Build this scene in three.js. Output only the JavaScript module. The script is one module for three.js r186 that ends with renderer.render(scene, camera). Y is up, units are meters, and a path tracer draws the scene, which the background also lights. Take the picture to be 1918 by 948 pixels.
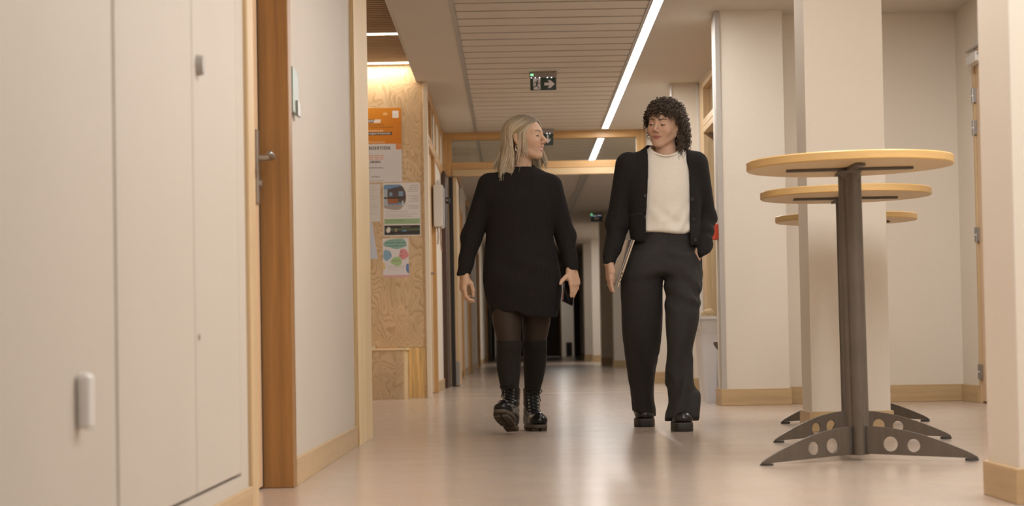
import * as THREE from 'three';
import { mergeGeometries, mergeVertices, toCreasedNormals } from 'three/addons/utils/BufferGeometryUtils.js';
import { RoundedBoxGeometry } from 'three/addons/geometries/RoundedBoxGeometry.js';
import { RectAreaLightUniformsLib } from 'three/addons/lights/RectAreaLightUniformsLib.js';
import { ImprovedNoise } from 'three/addons/math/ImprovedNoise.js';

RectAreaLightUniformsLib.init();
const scene = new THREE.Scene();
scene.background = new THREE.Color(0x000000);

// ---------------------------------------------------------------- camera (low, slightly rolled, long lens)
const FOCAL = 3650;                                  // in pixels of the 1918 wide frame
const camera = new THREE.PerspectiveCamera(2 * Math.atan(539.5 / FOCAL) * 180 / Math.PI, 1918 / 1079, 0.1, 200);
camera.setViewOffset(1918, 1079, 0, 0, 1918, 948);
camera.position.set(0, 0.45, 0);
camera.rotation.order = 'YXZ';
camera.rotation.set(Math.atan(101.7 / FOCAL), Math.atan(6.2 / FOCAL), -0.0175);
camera.focus = 9.65;
camera.userData.fStop = 4.8;
scene.add(camera);

const renderer = new THREE.WebGLRenderer({ antialias: true });
renderer.toneMapping = THREE.LinearToneMapping;
renderer.toneMappingExposure = 1.2;
renderer.shadowMap.enabled = true;

// ---------------------------------------------------------------- lights: the ceiling's LED lines
const LED_WHITE = new THREE.Color(1.0, 0.985, 0.965), LED_WARM = new THREE.Color(1.0, 0.87, 0.70);
const CEIL = 2.65;
function areaLight(color, intensity, w, l, x, y, d) {   // shines straight down; l runs along the corridor
  const a = new THREE.RectAreaLight(color, intensity, w, l);
  a.position.set(x, y, -d); a.rotation.set(-Math.PI / 2, 0, 0); scene.add(a); return a;
}
const LED_LINES = [   // [x, first depth, last depth, strength, width, label, fixture height]
  [0.957, -2.6, 2.6, 26, 0.064, 'recessed white LED line in the ceiling behind the viewpoint', CEIL],
  [0.957, 3.0, 7.3, 70, 0.064, 'recessed white LED line in the ceiling in front of the tables', CEIL],
  [0.957, 7.4, 11.6, 10, 0.064, 'dimmed LED line in the ceiling beside the tables', CEIL],
  [0.957, 11.65, 20.1, 46, 0.064, 'long bright LED line in the ceiling in front of the wooden transom', CEIL],
  [0.952, 20.75, 25.5, 30, 0.064, 'bright LED line seen through the transom glass', CEIL],
  [0.952, 38.0, 41.0, 30, 0.064, 'small bright LED line deep in the far corridor', CEIL],
  [2.75, 24.0, 31.5, 18, 0.064, 'LED line in the hidden side bay of the far corridor', CEIL],
  [2.75, 37.0, 43.5, 22, 0.064, 'LED line in the deeper hidden side bay of the far corridor', CEIL],
  [0.6, 57.6, 60.2, 24, 0.064, 'LED line in the room behind the end door', CEIL],
  [1.95, 3.2, 7.2, 72, 0.064, 'white LED line in the ceiling of the bay beside the near pillar', CEIL],
  [2.45, 9.9, 11.7, 80, 0.064, 'short LED line in the ceiling of the bay over the farthest table', CEIL],
];
for (const [x, d0, d1, s, w] of LED_LINES) areaLight(LED_WHITE, s, w, d1 - d0, x, CEIL - 0.012, (d0 + d1) / 2);
const COVE = 2.80;    // ceiling height of the plywood lounge on the left
for (const [d, s] of [[16.22, 46], [14.69, 16], [12.2, 16]]) { const a = areaLight(LED_WARM, s, 2.9, 0.04, -2.32, COVE - 0.012, d); a.castShadow = true; }
// ---------------------------------------------------------------- helpers
const noiseGen = new ImprovedNoise();
const noise3 = (x, y, z) => noiseGen.noise(x, y, z);
const fbm = (x, y, z, o = 4) => { let s = 0, a = 0.5, f = 1; for (let i = 0; i < o; i++) { s += a * noise3(x * f + 17.3 * i, y * f - 9.1 * i, z * f + 3.7 * i); a *= 0.5; f *= 2.03; } return s; };
let seedState = 20240611;
const rnd = () => { seedState = (seedState * 1664525 + 1013904223) >>> 0; return seedState / 4294967296; };
const rr = (a, b) => a + (b - a) * rnd();
const clamp = (v, a, b) => Math.min(b, Math.max(a, v));
const lerp = (a, b, t) => a + (b - a) * t;
const smooth = (a, b, v) => { const t = clamp((v - a) / (b - a), 0, 1); return t * t * (3 - 2 * t); };
const V = (x, y, z) => new THREE.Vector3(x, y, z);

const usedNames = new Map();
function numbered(name) { const n = usedNames.get(name) || 0; usedNames.set(name, n + 1); return n ? name + '_' + String(n).padStart(3, '0') : name; }

// uv in metres by the face's main direction; turn = true lays the grain along the longer horizontal
function metricUV(g, turn = false, ox = 0, oy = 0) {
  const p = g.attributes.position, n = g.attributes.normal, uv = new Float32Array(p.count * 2);
  for (let i = 0; i < p.count; i++) {
    const ax = Math.abs(n.getX(i)), ay = Math.abs(n.getY(i)), az = Math.abs(n.getZ(i));
    let u, v;
    if (ax >= ay && ax >= az) { u = p.getZ(i); v = p.getY(i); } else if (ay >= az) { u = p.getX(i); v = p.getZ(i); } else { u = p.getX(i); v = p.getY(i); }
    if (turn) [u, v] = [v, u];
    uv[2 * i] = u + ox; uv[2 * i + 1] = v + oy;
  }
  g.setAttribute('uv', new THREE.BufferAttribute(uv, 2));
  return g;
}
// box from extents: x0..x1, y0..y1, depth d0..d1 (world z = -d); r = edge radius
function bx(x0, x1, y0, y1, d0, d1, r = 0, turn = false) {
  const w = x1 - x0, h = y1 - y0, l = d1 - d0;
  let g;
  if (r > 0) g = new RoundedBoxGeometry(w, h, l, 2, Math.min(r, w / 2.01, h / 2.01, l / 2.01)); else g = new THREE.BoxGeometry(w, h, l);
  g = g.index ? g.toNonIndexed() : g;
  g.translate((x0 + x1) / 2, (y0 + y1) / 2, -(d0 + d1) / 2);
  return metricUV(g, turn, x0 * 0.37 + d0 * 0.61, y0 * 0.73 + d0 * 0.29);
}
function merge(list) {
  const l = list.map(g => { const q = g.index ? g.toNonIndexed() : g; for (const k of Object.keys(q.attributes)) if (!['position', 'normal', 'uv', 'color'].includes(k)) q.deleteAttribute(k); return q; });
  const anyColor = l.some(g => g.attributes.color), anyUV = l.some(g => g.attributes.uv);
  for (const g of l) {
    if (anyColor && !g.attributes.color) g.setAttribute('color', new THREE.BufferAttribute(new Float32Array(g.attributes.position.count * 3).fill(1), 3));
    if (anyUV && !g.attributes.uv) g.setAttribute('uv', new THREE.BufferAttribute(new Float32Array(g.attributes.position.count * 2), 2));
  }
  return l.length === 1 ? l[0] : mergeGeometries(l, false);
}
function mesh(name, geos, material, parent) {
  const m = new THREE.Mesh(Array.isArray(geos) ? merge(geos) : geos, material);
  m.name = parent ? name : numbered(name); m.castShadow = true; m.receiveShadow = true;
  (parent || scene).add(m); return m;
}
function tag(o, label, category, group) { o.userData.label = label; o.userData.category = category; if (group) o.userData.group = group; return o; }
function struct(name, geos, material, label, category) {
  const m = mesh(name, geos, material); m.userData.kind = 'structure'; if (label) tag(m, label, category); return m;
}
function structGroup(name, label, category) { const g = new THREE.Group(); g.name = numbered(name); scene.add(g); g.userData.kind = 'structure'; tag(g, label, category); return g; }
function thing(name, label, category, x, y, d, group) {
  const g = new THREE.Group(); g.name = numbered(name); g.position.set(x, y, -d); scene.add(g); return tag(g, label, category, group);
}
// tube with a radius for each point (points are Vector3, smooth spline optional)
function tube(pts, radius, seg = 24, sides = 6, flat = 1, caps = true) {
  const curve = pts.length > 2 ? new THREE.CatmullRomCurve3(pts, false, 'centripetal') : new THREE.LineCurve3(pts[0], pts[1]);
  const rf = typeof radius === 'function' ? radius : () => radius;
  const pos = [], nor = [], uv = [], idx = [];
  const P = [], T = [];
  for (let i = 0; i <= seg; i++) { P.push(curve.getPoint(i / seg)); }
  for (let i = 0; i <= seg; i++) T.push(P[Math.min(seg, i + 1)].clone().sub(P[Math.max(0, i - 1)]).normalize());
  let N = Math.abs(T[0].y) < 0.9 ? V(0, 1, 0) : V(1, 0, 0); N.sub(T[0].clone().multiplyScalar(N.dot(T[0]))).normalize();
  for (let i = 0; i <= seg; i++) {
    N.sub(T[i].clone().multiplyScalar(N.dot(T[i]))).normalize();
    const B = T[i].clone().cross(N); const r = rf(i / seg);
    for (let k = 0; k < sides; k++) {
      const a = k / sides * Math.PI * 2, c = Math.cos(a), s = Math.sin(a) * flat;
      pos.push(P[i].x + (N.x * c + B.x * s) * r, P[i].y + (N.y * c + B.y * s) * r, P[i].z + (N.z * c + B.z * s) * r);
      nor.push(N.x * Math.cos(a) + B.x * Math.sin(a), N.y * Math.cos(a) + B.y * Math.sin(a), N.z * Math.cos(a) + B.z * Math.sin(a));
      uv.push(k / sides * 0.02, i / seg * 0.2);
    }
  }
  for (let i = 0; i < seg; i++) for (let k = 0; k < sides; k++) { const a = i * sides + k, b = i * sides + (k + 1) % sides, c = a + sides, d = b + sides; idx.push(a, b, c, b, d, c); }
  if (caps) for (const [row, flip] of [[0, 1], [seg, 0]]) for (let k = 1; k < sides - 1; k++) { const a = row * sides; flip ? idx.push(a, a + k + 1, a + k) : idx.push(a, a + k, a + k + 1); }
  const g = new THREE.BufferGeometry();
  g.setAttribute('position', new THREE.Float32BufferAttribute(pos, 3)); g.setAttribute('normal', new THREE.Float32BufferAttribute(nor, 3)); g.setAttribute('uv', new THREE.Float32BufferAttribute(uv, 2));
  g.setIndex(idx); return g;
}
function paintGeo(g, r, gg, b) { const n = g.attributes.position.count, c = new Float32Array(n * 3); for (let i = 0; i < n; i++) { c[3 * i] = r; c[3 * i + 1] = gg; c[3 * i + 2] = b; } g.setAttribute('color', new THREE.BufferAttribute(c, 3)); return g; }
function cyl(r0, r1, h, x, y, z, sides = 20, axis = 'y') {
  const g = new THREE.CylinderGeometry(r1, r0, h, sides); if (axis === 'x') g.rotateZ(-Math.PI / 2); if (axis === 'z') g.rotateX(Math.PI / 2); g.translate(x, y, z); return g.toNonIndexed();
}

// ---------------------------------------------------------------- procedural materials
function dataTex(w, h, fn, wrap = THREE.MirroredRepeatWrapping, srgb = true) {
  const d = new Uint8Array(w * h * 4);
  for (let j = 0; j < h; j++) for (let i = 0; i < w; i++) { const c = fn(i / w, j / h), k = (j * w + i) * 4; d[k] = clamp(c[0], 0, 255); d[k + 1] = clamp(c[1], 0, 255); d[k + 2] = clamp(c[2], 0, 255); d[k + 3] = 255; }
  const t = new THREE.DataTexture(d, w, h); t.wrapS = t.wrapT = wrap; t.magFilter = THREE.LinearFilter; t.minFilter = THREE.LinearMipmapLinearFilter; t.generateMipmaps = true;
  if (srgb) t.colorSpace = THREE.SRGBColorSpace; t.needsUpdate = true; return t;
}
const mat = (color, roughness = 0.6, extra = {}) => new THREE.MeshStandardMaterial({ color, roughness, metalness: 0, ...extra });
function grainWood(rgb, contrast, seed, rough = 0.5) {          // straight grained varnished timber; 1 m wide, 2 m along the grain
  const t = dataTex(256, 512, (u, v) => {
    const w = fbm(u * 3 + seed, v * 1.2, seed, 3) * 0.35, g = fbm((u + w * 0.12) * 42, v * 2.2, seed + 4, 3), fine = noise3(u * 150, v * 14, seed + 9), broad = fbm(u * 5, v * 0.8, seed + 2, 2);
    const k = 1 + contrast * (g * 0.9 + fine * 0.25 + broad * 0.7);
    return [rgb[0] * k, rgb[1] * (k * 1.02 - 0.02), rgb[2] * (k * 1.06 - 0.06)];
  });
  t.repeat.set(1, 0.5);
  return new THREE.MeshStandardMaterial({ map: t, roughness: rough });
}
function plywood(rgb, dark, seed, rough = 0.55) {               // rotary cut veneer with looping cathedral figure
  const t = dataTex(1300, 1300, (a, b) => {
    const u = a * 1.95, v = b * 1.95, wx = fbm(u * 3.6 + seed, v * 1.9, seed, 3), wy = fbm(u * 3.2, v * 1.8 + seed, seed + 8, 3);
    const f = fbm(u * 4.4 + wx * 1.3, v * 1.9 + wy * 0.9, seed + 3, 3) * 17 + u * 7;
    const s = f - Math.floor(f), line = Math.pow(smooth(0, 0.85, s) * (1 - smooth(0.88, 1, s)), 3);
    const fine = noise3(u * 260, v * 30, seed) * 0.03 + fbm(u * 7, v * 5, seed + 6, 3) * 0.10, k = clamp(line * 0.62, 0, 1);
    return [0, 1, 2].map(c => lerp(rgb[c], dark[c], k) * (1 + fine));
  });
  t.repeat.set(0.42, 0.42); t.offset.set(0, -0.29);
  return new THREE.MeshStandardMaterial({ map: t, roughness: rough });
}
function paint(rgb, rough = 0.72, seed = 1, amount = 0.012, bump = 0.0002) {   // rolled wall paint
  const t = dataTex(256, 256, (u, v) => { const k = 1 + amount * (fbm(u * 3, v * 3, seed, 3) * 2 + noise3(u * 90, v * 90, seed) * 0.5); return rgb.map(c => c * k); });
  const b = dataTex(256, 256, (u, v) => { const k = 128 + 90 * fbm(u * 60, v * 60, seed + 5, 2); return [k, k, k]; }, THREE.MirroredRepeatWrapping, false);
  t.repeat.set(0.5, 0.5); b.repeat.set(2, 2);
  return new THREE.MeshStandardMaterial({ map: t, bumpMap: b, bumpScale: bump, roughness: rough });
}
const M = {};
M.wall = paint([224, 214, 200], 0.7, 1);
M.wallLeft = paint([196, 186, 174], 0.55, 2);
M.ceiling = paint([206, 197, 185], 0.75, 3);
M.slat = paint([208, 198, 187], 0.5, 4, 0.01, 0.0001);
M.gap = mat(0x3a322b, 0.9);
M.aluminium = mat(0xbdbab6, 0.38, { metalness: 0.75 });
M.whiteMetal = mat(0xd9d6d2, 0.4);
M.steel = mat(0xa9a6a2, 0.3, { metalness: 0.9 });
M.frameWood = grainWood([196, 154, 100], 0.22, 3, 0.42);
M.frameLight = grainWood([208, 178, 136], 0.16, 7, 0.42);
M.jambWood = grainWood([152, 109, 61], 0.26, 11, 0.38);
M.skirting = grainWood([190, 161, 121], 0.12, 15, 0.42);
M.doorLeaf = grainWood([214, 182, 148], 0.10, 21, 0.4);
M.darkWood = grainWood([72, 46, 28], 0.22, 25, 0.45);
M.darkPanel = mat(0x8a6a42, 0.7);
M.darkLeaf = mat(0x2b2420, 0.5);
M.plyUpper = plywood([214, 186, 148], [180, 144, 104], 2);
M.plyLower = plywood([210, 180, 143], [180, 144, 106], 31);
M.pine = grainWood([220, 182, 120], 0.42, 33, 0.5);
M.birch = grainWood([229, 203, 160], 0.10, 37, 0.5);
M.birchEdge = (() => { const t = dataTex(256, 8, (u) => { const k = (u * 14) % 1 < 0.5 ? 1 : 0.72; return [214 * k, 182 * k, 134 * k]; }); t.repeat.set(12, 1); return new THREE.MeshStandardMaterial({ map: t, roughness: 0.6 }); })();
M.slatWood = grainWood([164, 133, 100], 0.2, 41, 0.6);
M.lino = (() => {
  const t = dataTex(512, 512, (u, v) => { const k = 1 + 0.05 * fbm(u * 6, v * 6, 2, 4) + 0.05 * fbm(u * 46, v * 46, 5, 3); const w = 0.03 * fbm(u * 9 + 4, v * 9, 8, 3); return [181 * k * (1 + w), 163 * k, 147 * k * (1 - w)]; });
  const b = dataTex(256, 256, (u, v) => { const k = 128 + 100 * fbm(u * 14, v * 14, 6, 4); return [k, k, k]; }, THREE.MirroredRepeatWrapping, false);
  t.repeat.set(0.55, 0.55); b.repeat.set(1.4, 1.4);
  return new THREE.MeshPhysicalMaterial({ map: t, bumpMap: b, bumpScale: 0.0012, roughness: 0.21, specularIntensity: 1.0, ior: 1.55 });
})();
const ledMat = (c, k) => new THREE.MeshStandardMaterial({ color: 0xffffff, emissive: c, emissiveIntensity: k, roughness: 0.5 });
M.led = ledMat(new THREE.Color(1, 0.985, 0.96), 3.2);
M.ledWarm = ledMat(new THREE.Color(1.0, 0.88, 0.70), 2.6);
M.glass = new THREE.MeshPhysicalMaterial({ color: 0xf4f6f2, roughness: 0.03, transmission: 1, thickness: 0, ior: 1.5 });
// ================================================================ THE SETTING
const LX = -0.725;                                  // corridor's left wall plane
// ---- floor
{
  const f = structGroup('floor', 'pale beige glossy linoleum floor of the corridor and bay', 'floor');
  mesh('linoleum', bx(-4.3, 3.4, -0.12, 0, -3.7, 61), M.lino, f);
  mesh('floor_seam', bx(-0.72, 1.6, 0, 0.0008, 17.0, 17.012), mat(0xd9cfc4, 0.4), f);
}
// ---- ceiling: plaster with a field of long metal panels, the LED line in its right border
{
  const c = structGroup('ceiling', 'beige plaster ceiling with a recessed field of ribbed panels', 'ceiling');
  const T = 0.35;
  mesh('plaster', [
    bx(-0.95, -0.39, CEIL, CEIL + T, -3.6, 9.5), bx(-0.79, -0.39, CEIL, CEIL + T, 9.5, 16.4), bx(-0.95, -0.39, CEIL, CEIL + T, 16.4, 61),
    bx(0.995, 3.3, CEIL, CEIL + T, -3.6, 61), bx(-0.39, 0.995, CEIL + 0.09, CEIL + T, -3.6, 61), bx(-0.39, 0.995, CEIL, CEIL + 0.1, 20.2, 20.5), bx(-0.39, 0.995, CEIL, CEIL + 0.1, 34, 61),
  ], M.ceiling, c);
  mesh('edge_profile', [bx(-0.395, -0.365, CEIL - 0.006, CEIL + 0.03, -3.6, 20.2), bx(0.905, 0.922, CEIL - 0.004, CEIL + 0.03, -3.6, 20.2), bx(0.992, 1.0, CEIL - 0.004, CEIL + 0.03, -3.6, 20.2), bx(-0.395, -0.365, CEIL - 0.006, CEIL + 0.03, 20.5, 34), bx(0.905, 0.918, CEIL - 0.004, CEIL + 0.03, 20.5, 34), bx(0.986, 1.0, CEIL - 0.004, CEIL + 0.03, 20.5, 34)], M.aluminium, c);
  const pitch = 0.3045, variants = [M.slat];
  const g0 = bx(-0.364, 0.904, 0, 0.02, -pitch + 0.042, 0, 0.002);
  for (let i = 0; i < 54; i++) {
    const d = 20.17 - i * pitch; const s = new THREE.Mesh(g0, M.slat); s.name = 'panel'; s.position.set(0, CEIL + 0.001, -d); s.castShadow = s.receiveShadow = true; c.add(s);
  }
  for (let i = 0; i < 40; i++) { const d = 20.85 + i * pitch; const s = new THREE.Mesh(g0, M.slat); s.name = 'panel'; s.position.set(0, CEIL + 0.001, -d); s.castShadow = s.receiveShadow = true; c.add(s); }
  mesh('backing', [bx(-0.37, 0.99, CEIL + 0.05, CEIL + 0.09, -3.6, 20.2), bx(-0.37, 0.99, CEIL + 0.05, CEIL + 0.09, 20.5, 34)], M.gap, c);
}
// ---- the ceiling LED lines (the light itself is set at the top)
for (const [x, d0, d1, s, w, label, y] of LED_LINES) {
  const t = thing('ceiling_led_line', label, 'ceiling light', x, y, (d0 + d1) / 2);
  const h = (d1 - d0) / 2, inField = x < 1;
  mesh('diffuser', bx(-w / 2, w / 2, -0.008, 0.0, -h, h), M.led, t);
  mesh('housing', [bx(-w / 2 - 0.004, -w / 2, -0.009, inField ? 0.03 : 0.0, -h, h), bx(w / 2, w / 2 + 0.004, -0.009, inField ? 0.03 : 0.0, -h, h), ...(inField ? [bx(-w / 2, w / 2, 0.0, 0.03, -h, h)] : [])], M.whiteMetal, t);
}
{
  const t = thing('ceiling_led_line', 'unlit grey continuation of the LED line in the far corridor ceiling', 'ceiling light', 0.952, CEIL, 29.8);
  mesh('diffuser', bx(-0.032, 0.032, -0.008, 0, -4.2, 4.2), mat(0xa9a49d, 0.5), t);
  mesh('housing', [bx(-0.05, -0.032, -0.012, 0.03, -4.2, 4.2), bx(0.032, 0.05, -0.012, 0.03, -4.2, 4.2)], M.aluminium, t);
}

// ---- left wall near the camera, with the cupboard fronts
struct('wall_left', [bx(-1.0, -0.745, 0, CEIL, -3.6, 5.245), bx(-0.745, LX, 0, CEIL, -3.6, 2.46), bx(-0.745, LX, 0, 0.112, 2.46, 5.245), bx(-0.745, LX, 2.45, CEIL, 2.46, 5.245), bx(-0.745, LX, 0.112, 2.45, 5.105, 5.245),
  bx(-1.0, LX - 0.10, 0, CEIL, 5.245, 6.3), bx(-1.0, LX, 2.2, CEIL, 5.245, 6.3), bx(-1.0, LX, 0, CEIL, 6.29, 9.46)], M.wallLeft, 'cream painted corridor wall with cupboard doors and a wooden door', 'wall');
{
  const t = thing('wall_cupboard', 'flush cream cupboard fronts set in the left wall, blurred in the foreground', 'cupboard', LX, 0, 0);
  const leaves = [[2.62, 3.522], [3.542, 4.394], [4.404, 5.098]];
  leaves.forEach(([a, b], i) => {
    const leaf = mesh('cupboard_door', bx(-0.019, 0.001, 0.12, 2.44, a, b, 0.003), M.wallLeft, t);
    if (i === 2) {
      mesh('knob', [cyl(0.025, 0.022, 0.016, 0.009, 1.10, -4.47, 28, 'x')], mat(0xaaa39b, 0.4), leaf);
      mesh('keyhole', cyl(0.007, 0.007, 0.004, 0.002, 0.474, -4.445, 12, 'x'), mat(0x9d9186, 0.5), leaf);
    }
  });
  mesh('edge_strip', bx(-0.019, 0.002, 0.12, 2.44, 2.47, 2.61, 0.002), M.frameLight, t);
}
tag(mesh('door_contact', [(() => { const g = new RoundedBoxGeometry(0.026, 0.094, 0.034, 3, 0.011).toNonIndexed(); g.translate(LX + 0.014, 0.365, -3.21); return g; })()], mat(0xe6e2de, 0.35)), 'small white rounded plastic sensor on the nearest cupboard door', 'sensor');
// skirtings on the left
struct('baseboard_left', [bx(LX, LX + 0.012, 0, 0.076, -3.4, 5.245, 0.002, true), bx(LX, LX + 0.012, 0, 0.088, 6.30, 8.69, 0.002, true)], M.skirting, 'light wooden skirting along the cream left wall', 'skirting');

// ---- door in the left wall, seen at a grazing angle
{
  const t = structGroup('door_1', 'wooden door in a recessed orange wood frame on the left', 'door');
  mesh('door_leaf', bx(LX - 0.098, LX - 0.085, 0.008, 2.12, 5.37, 6.185, 0.002), M.doorLeaf, t);
  mesh('seal', bx(LX - 0.099, LX - 0.0835, 0.008, 2.13, 6.187, 6.199), mat(0x2a211b, 0.8), t);
  mesh('frame', [bx(LX - 0.1, LX + 0.012, 0, 2.2, 6.2, 6.29, 0.004), bx(LX - 0.1, LX + 0.012, 2.13, 2.2, 5.25, 6.2, 0.004, true)], M.jambWood, t);
  mesh('architrave', bx(LX - 0.1, LX + 0.013, 0, 2.2, 5.245, 5.36, 0.005), M.frameLight, t);
  const x = LX - 0.085, h = mesh('lever_handle', [
    tube([V(x, 1.045, -6.13), V(x + 0.035, 1.045, -6.13), V(x + 0.052, 1.045, -6.122), V(x + 0.056, 1.045, -6.10), V(x + 0.056, 1.047, -6.02)], 0.0095, 20, 10),
  ], M.steel, t);
  mesh('handle_plate', bx(x, x + 0.009, 0.90, 1.135, 6.108, 6.152, 0.003), M.steel, h);
  mesh('lock_cylinder', cyl(0.012, 0.012, 0.018, x + 0.009, 0.965, -6.13, 16, 'x'), M.steel, h);
}
{
  const t = thing('door_plate', 'pale green glass room plate on the wall just past the left door', 'sign', LX, 0, 0);
  mesh('panel', bx(0.006, 0.014, 1.213, 1.36, 6.31, 6.47, 0.002), mat(0x7f8c7c, 0.3), t);
  for (const y of [1.22, 1.32]) mesh('spacer', bx(0, 0.006, y, y + 0.025, 6.33, 6.36), M.steel, t);
  mesh('clip', bx(0.012, 0.02, 1.21, 1.26, 6.40, 6.475, 0.002), M.steel, t);
}
// ---- birch plywood facing that ends the left wall
{
  const t = structGroup('trim_1', 'tall pale plywood facing at the end of the left wall', 'wall panel');
  mesh('facing', bx(LX, LX + 0.02, 0, CEIL, 8.71, 9.5, 0.001), M.birch, t);
  mesh('edge', bx(LX, LX + 0.0195, 0, CEIL, 8.7, 8.711), M.birchEdge, t);
  mesh('end_facing', bx(-1.0, LX + 0.001, 0, CEIL, 9.46, 9.5), M.birch, t);
}
// ---- plywood lounge opening on the left
struct('wall_lounge_side', bx(-4.1, -3.9, 0, 3.0, 9.3, 16.5), M.wall, 'pale side wall of the plywood lounge', 'wall');
struct('wall_lounge_near', bx(-4.0, -0.98, 0, 3.0, 9.3, 9.48), M.wall, 'pale near wall of the plywood lounge', 'wall');
{
  const c = structGroup('ceiling_lounge', 'ceiling of thin wooden slats over the plywood lounge', 'ceiling');
  mesh('backing', bx(-4.0, -0.80, COVE + 0.07, COVE + 0.2, 9.4, 16.5), M.gap, c);
  const g = []; for (let d = 9.55; d < 16.1; d += 0.076) if (!(Math.abs(d - 14.69) < 0.05 || Math.abs(d - 12.2) < 0.05)) g.push(bx(-3.9, -0.802, COVE, COVE + 0.05, d, d + 0.044, 0, true));
  const s = mesh('wood_slat_field', g, M.slatWood, c); s.userData.kind = 'stuff';
  mesh('bulkhead', bx(-0.803, -0.788, CEIL, COVE + 0.2, 9.5, 16.4), M.ceiling, c);
}
for (const [d, label] of [[16.22, 'warm light strip washing the top of the plywood wall'], [14.69, 'bright warm light strip between the wooden ceiling slats'], [12.2, 'warm light strip in the slat ceiling nearest the plywood facing']]) {
  const t = thing('slat_light_strip', label, 'ceiling light', -2.35, COVE, d);
  mesh('diffuser', bx(-1.5, 1.56, -0.006, 0.004, -0.02, 0.02), M.ledWarm, t); mesh('housing', bx(-1.5, 1.56, 0.004, 0.05, -0.02, 0.02), M.whiteMetal, t);
}
{
  const w = structGroup('wall_plywood', 'plywood wall with swirling grain carrying the posters', 'wall');
  const D = 16.3;
  mesh('core', bx(-4.0, -0.765, 0, 3.0, D + 0.018, D + 0.1), M.gap, w);
  const edges = [-4.0, -2.74, -1.5, -0.762];
  for (let i = 0; i < 3; i++) mesh('plywood_sheet', bx(edges[i] + 0.001, edges[i + 1] - 0.001, 0.424, 2.9, D, D + 0.018), M.plyUpper, w);
  mesh('plywood_sheet', bx(-4.0, -0.927, 0, 0.421, D, D + 0.018), M.plyLower, w);
  mesh('pine_sheet', bx(-0.925, -0.762, 0, 0.421, D - 0.004, D + 0.018), M.pine, w);
  mesh('corner_strip', bx(-0.762, -0.748, 0, CEIL, D - 0.01, D + 0.1), M.plyLower, w);
}
struct('trim_2', [bx(-0.748, -0.712, 0, CEIL, 16.28, 16.42, 0.002)], mat(0xe4d5bf, 0.5), 'slim cream corner post right of the poster wall', 'corner post');
{
  const t = thing('plywood_bench', 'low plywood box bench against the poster wall', 'bench', -1.9, 0, 16.12);
  mesh('front_panel', bx(-1.4, 0.975, 0.0, 0.40, -0.19, -0.172), M.plyLower, t);
  mesh('seat_board', bx(-1.4, 1.01, 0.40, 0.42, -0.2, 0.17, 0.002, true), M.birch, t);
  mesh('end_panel', bx(0.975, 0.995, 0, 0.40, -0.19, 0.17), M.birch, t);
}
{
  const cols = [[0xe9e4dd, -1.40, 'white'], [0xd8d6d2, -1.235, 'pale grey'], [0xd9772c, -1.06, 'orange']];
  cols.forEach(([c, x, n], i) => { const g = new THREE.BoxGeometry(0.13, 0.003 + 0.004 * (2 - i), 0.19).toNonIndexed(); g.rotateY(0.1 - 0.12 * i); g.translate(x, 0.4215 + (0.003 + 0.004 * (2 - i)) / 2, -16.03); tag(mesh('leaflet_stack', metricUV(g), mat(c, 0.5)), n + ' leaflets lying on the plywood bench', 'leaflets'); });
}
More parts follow.
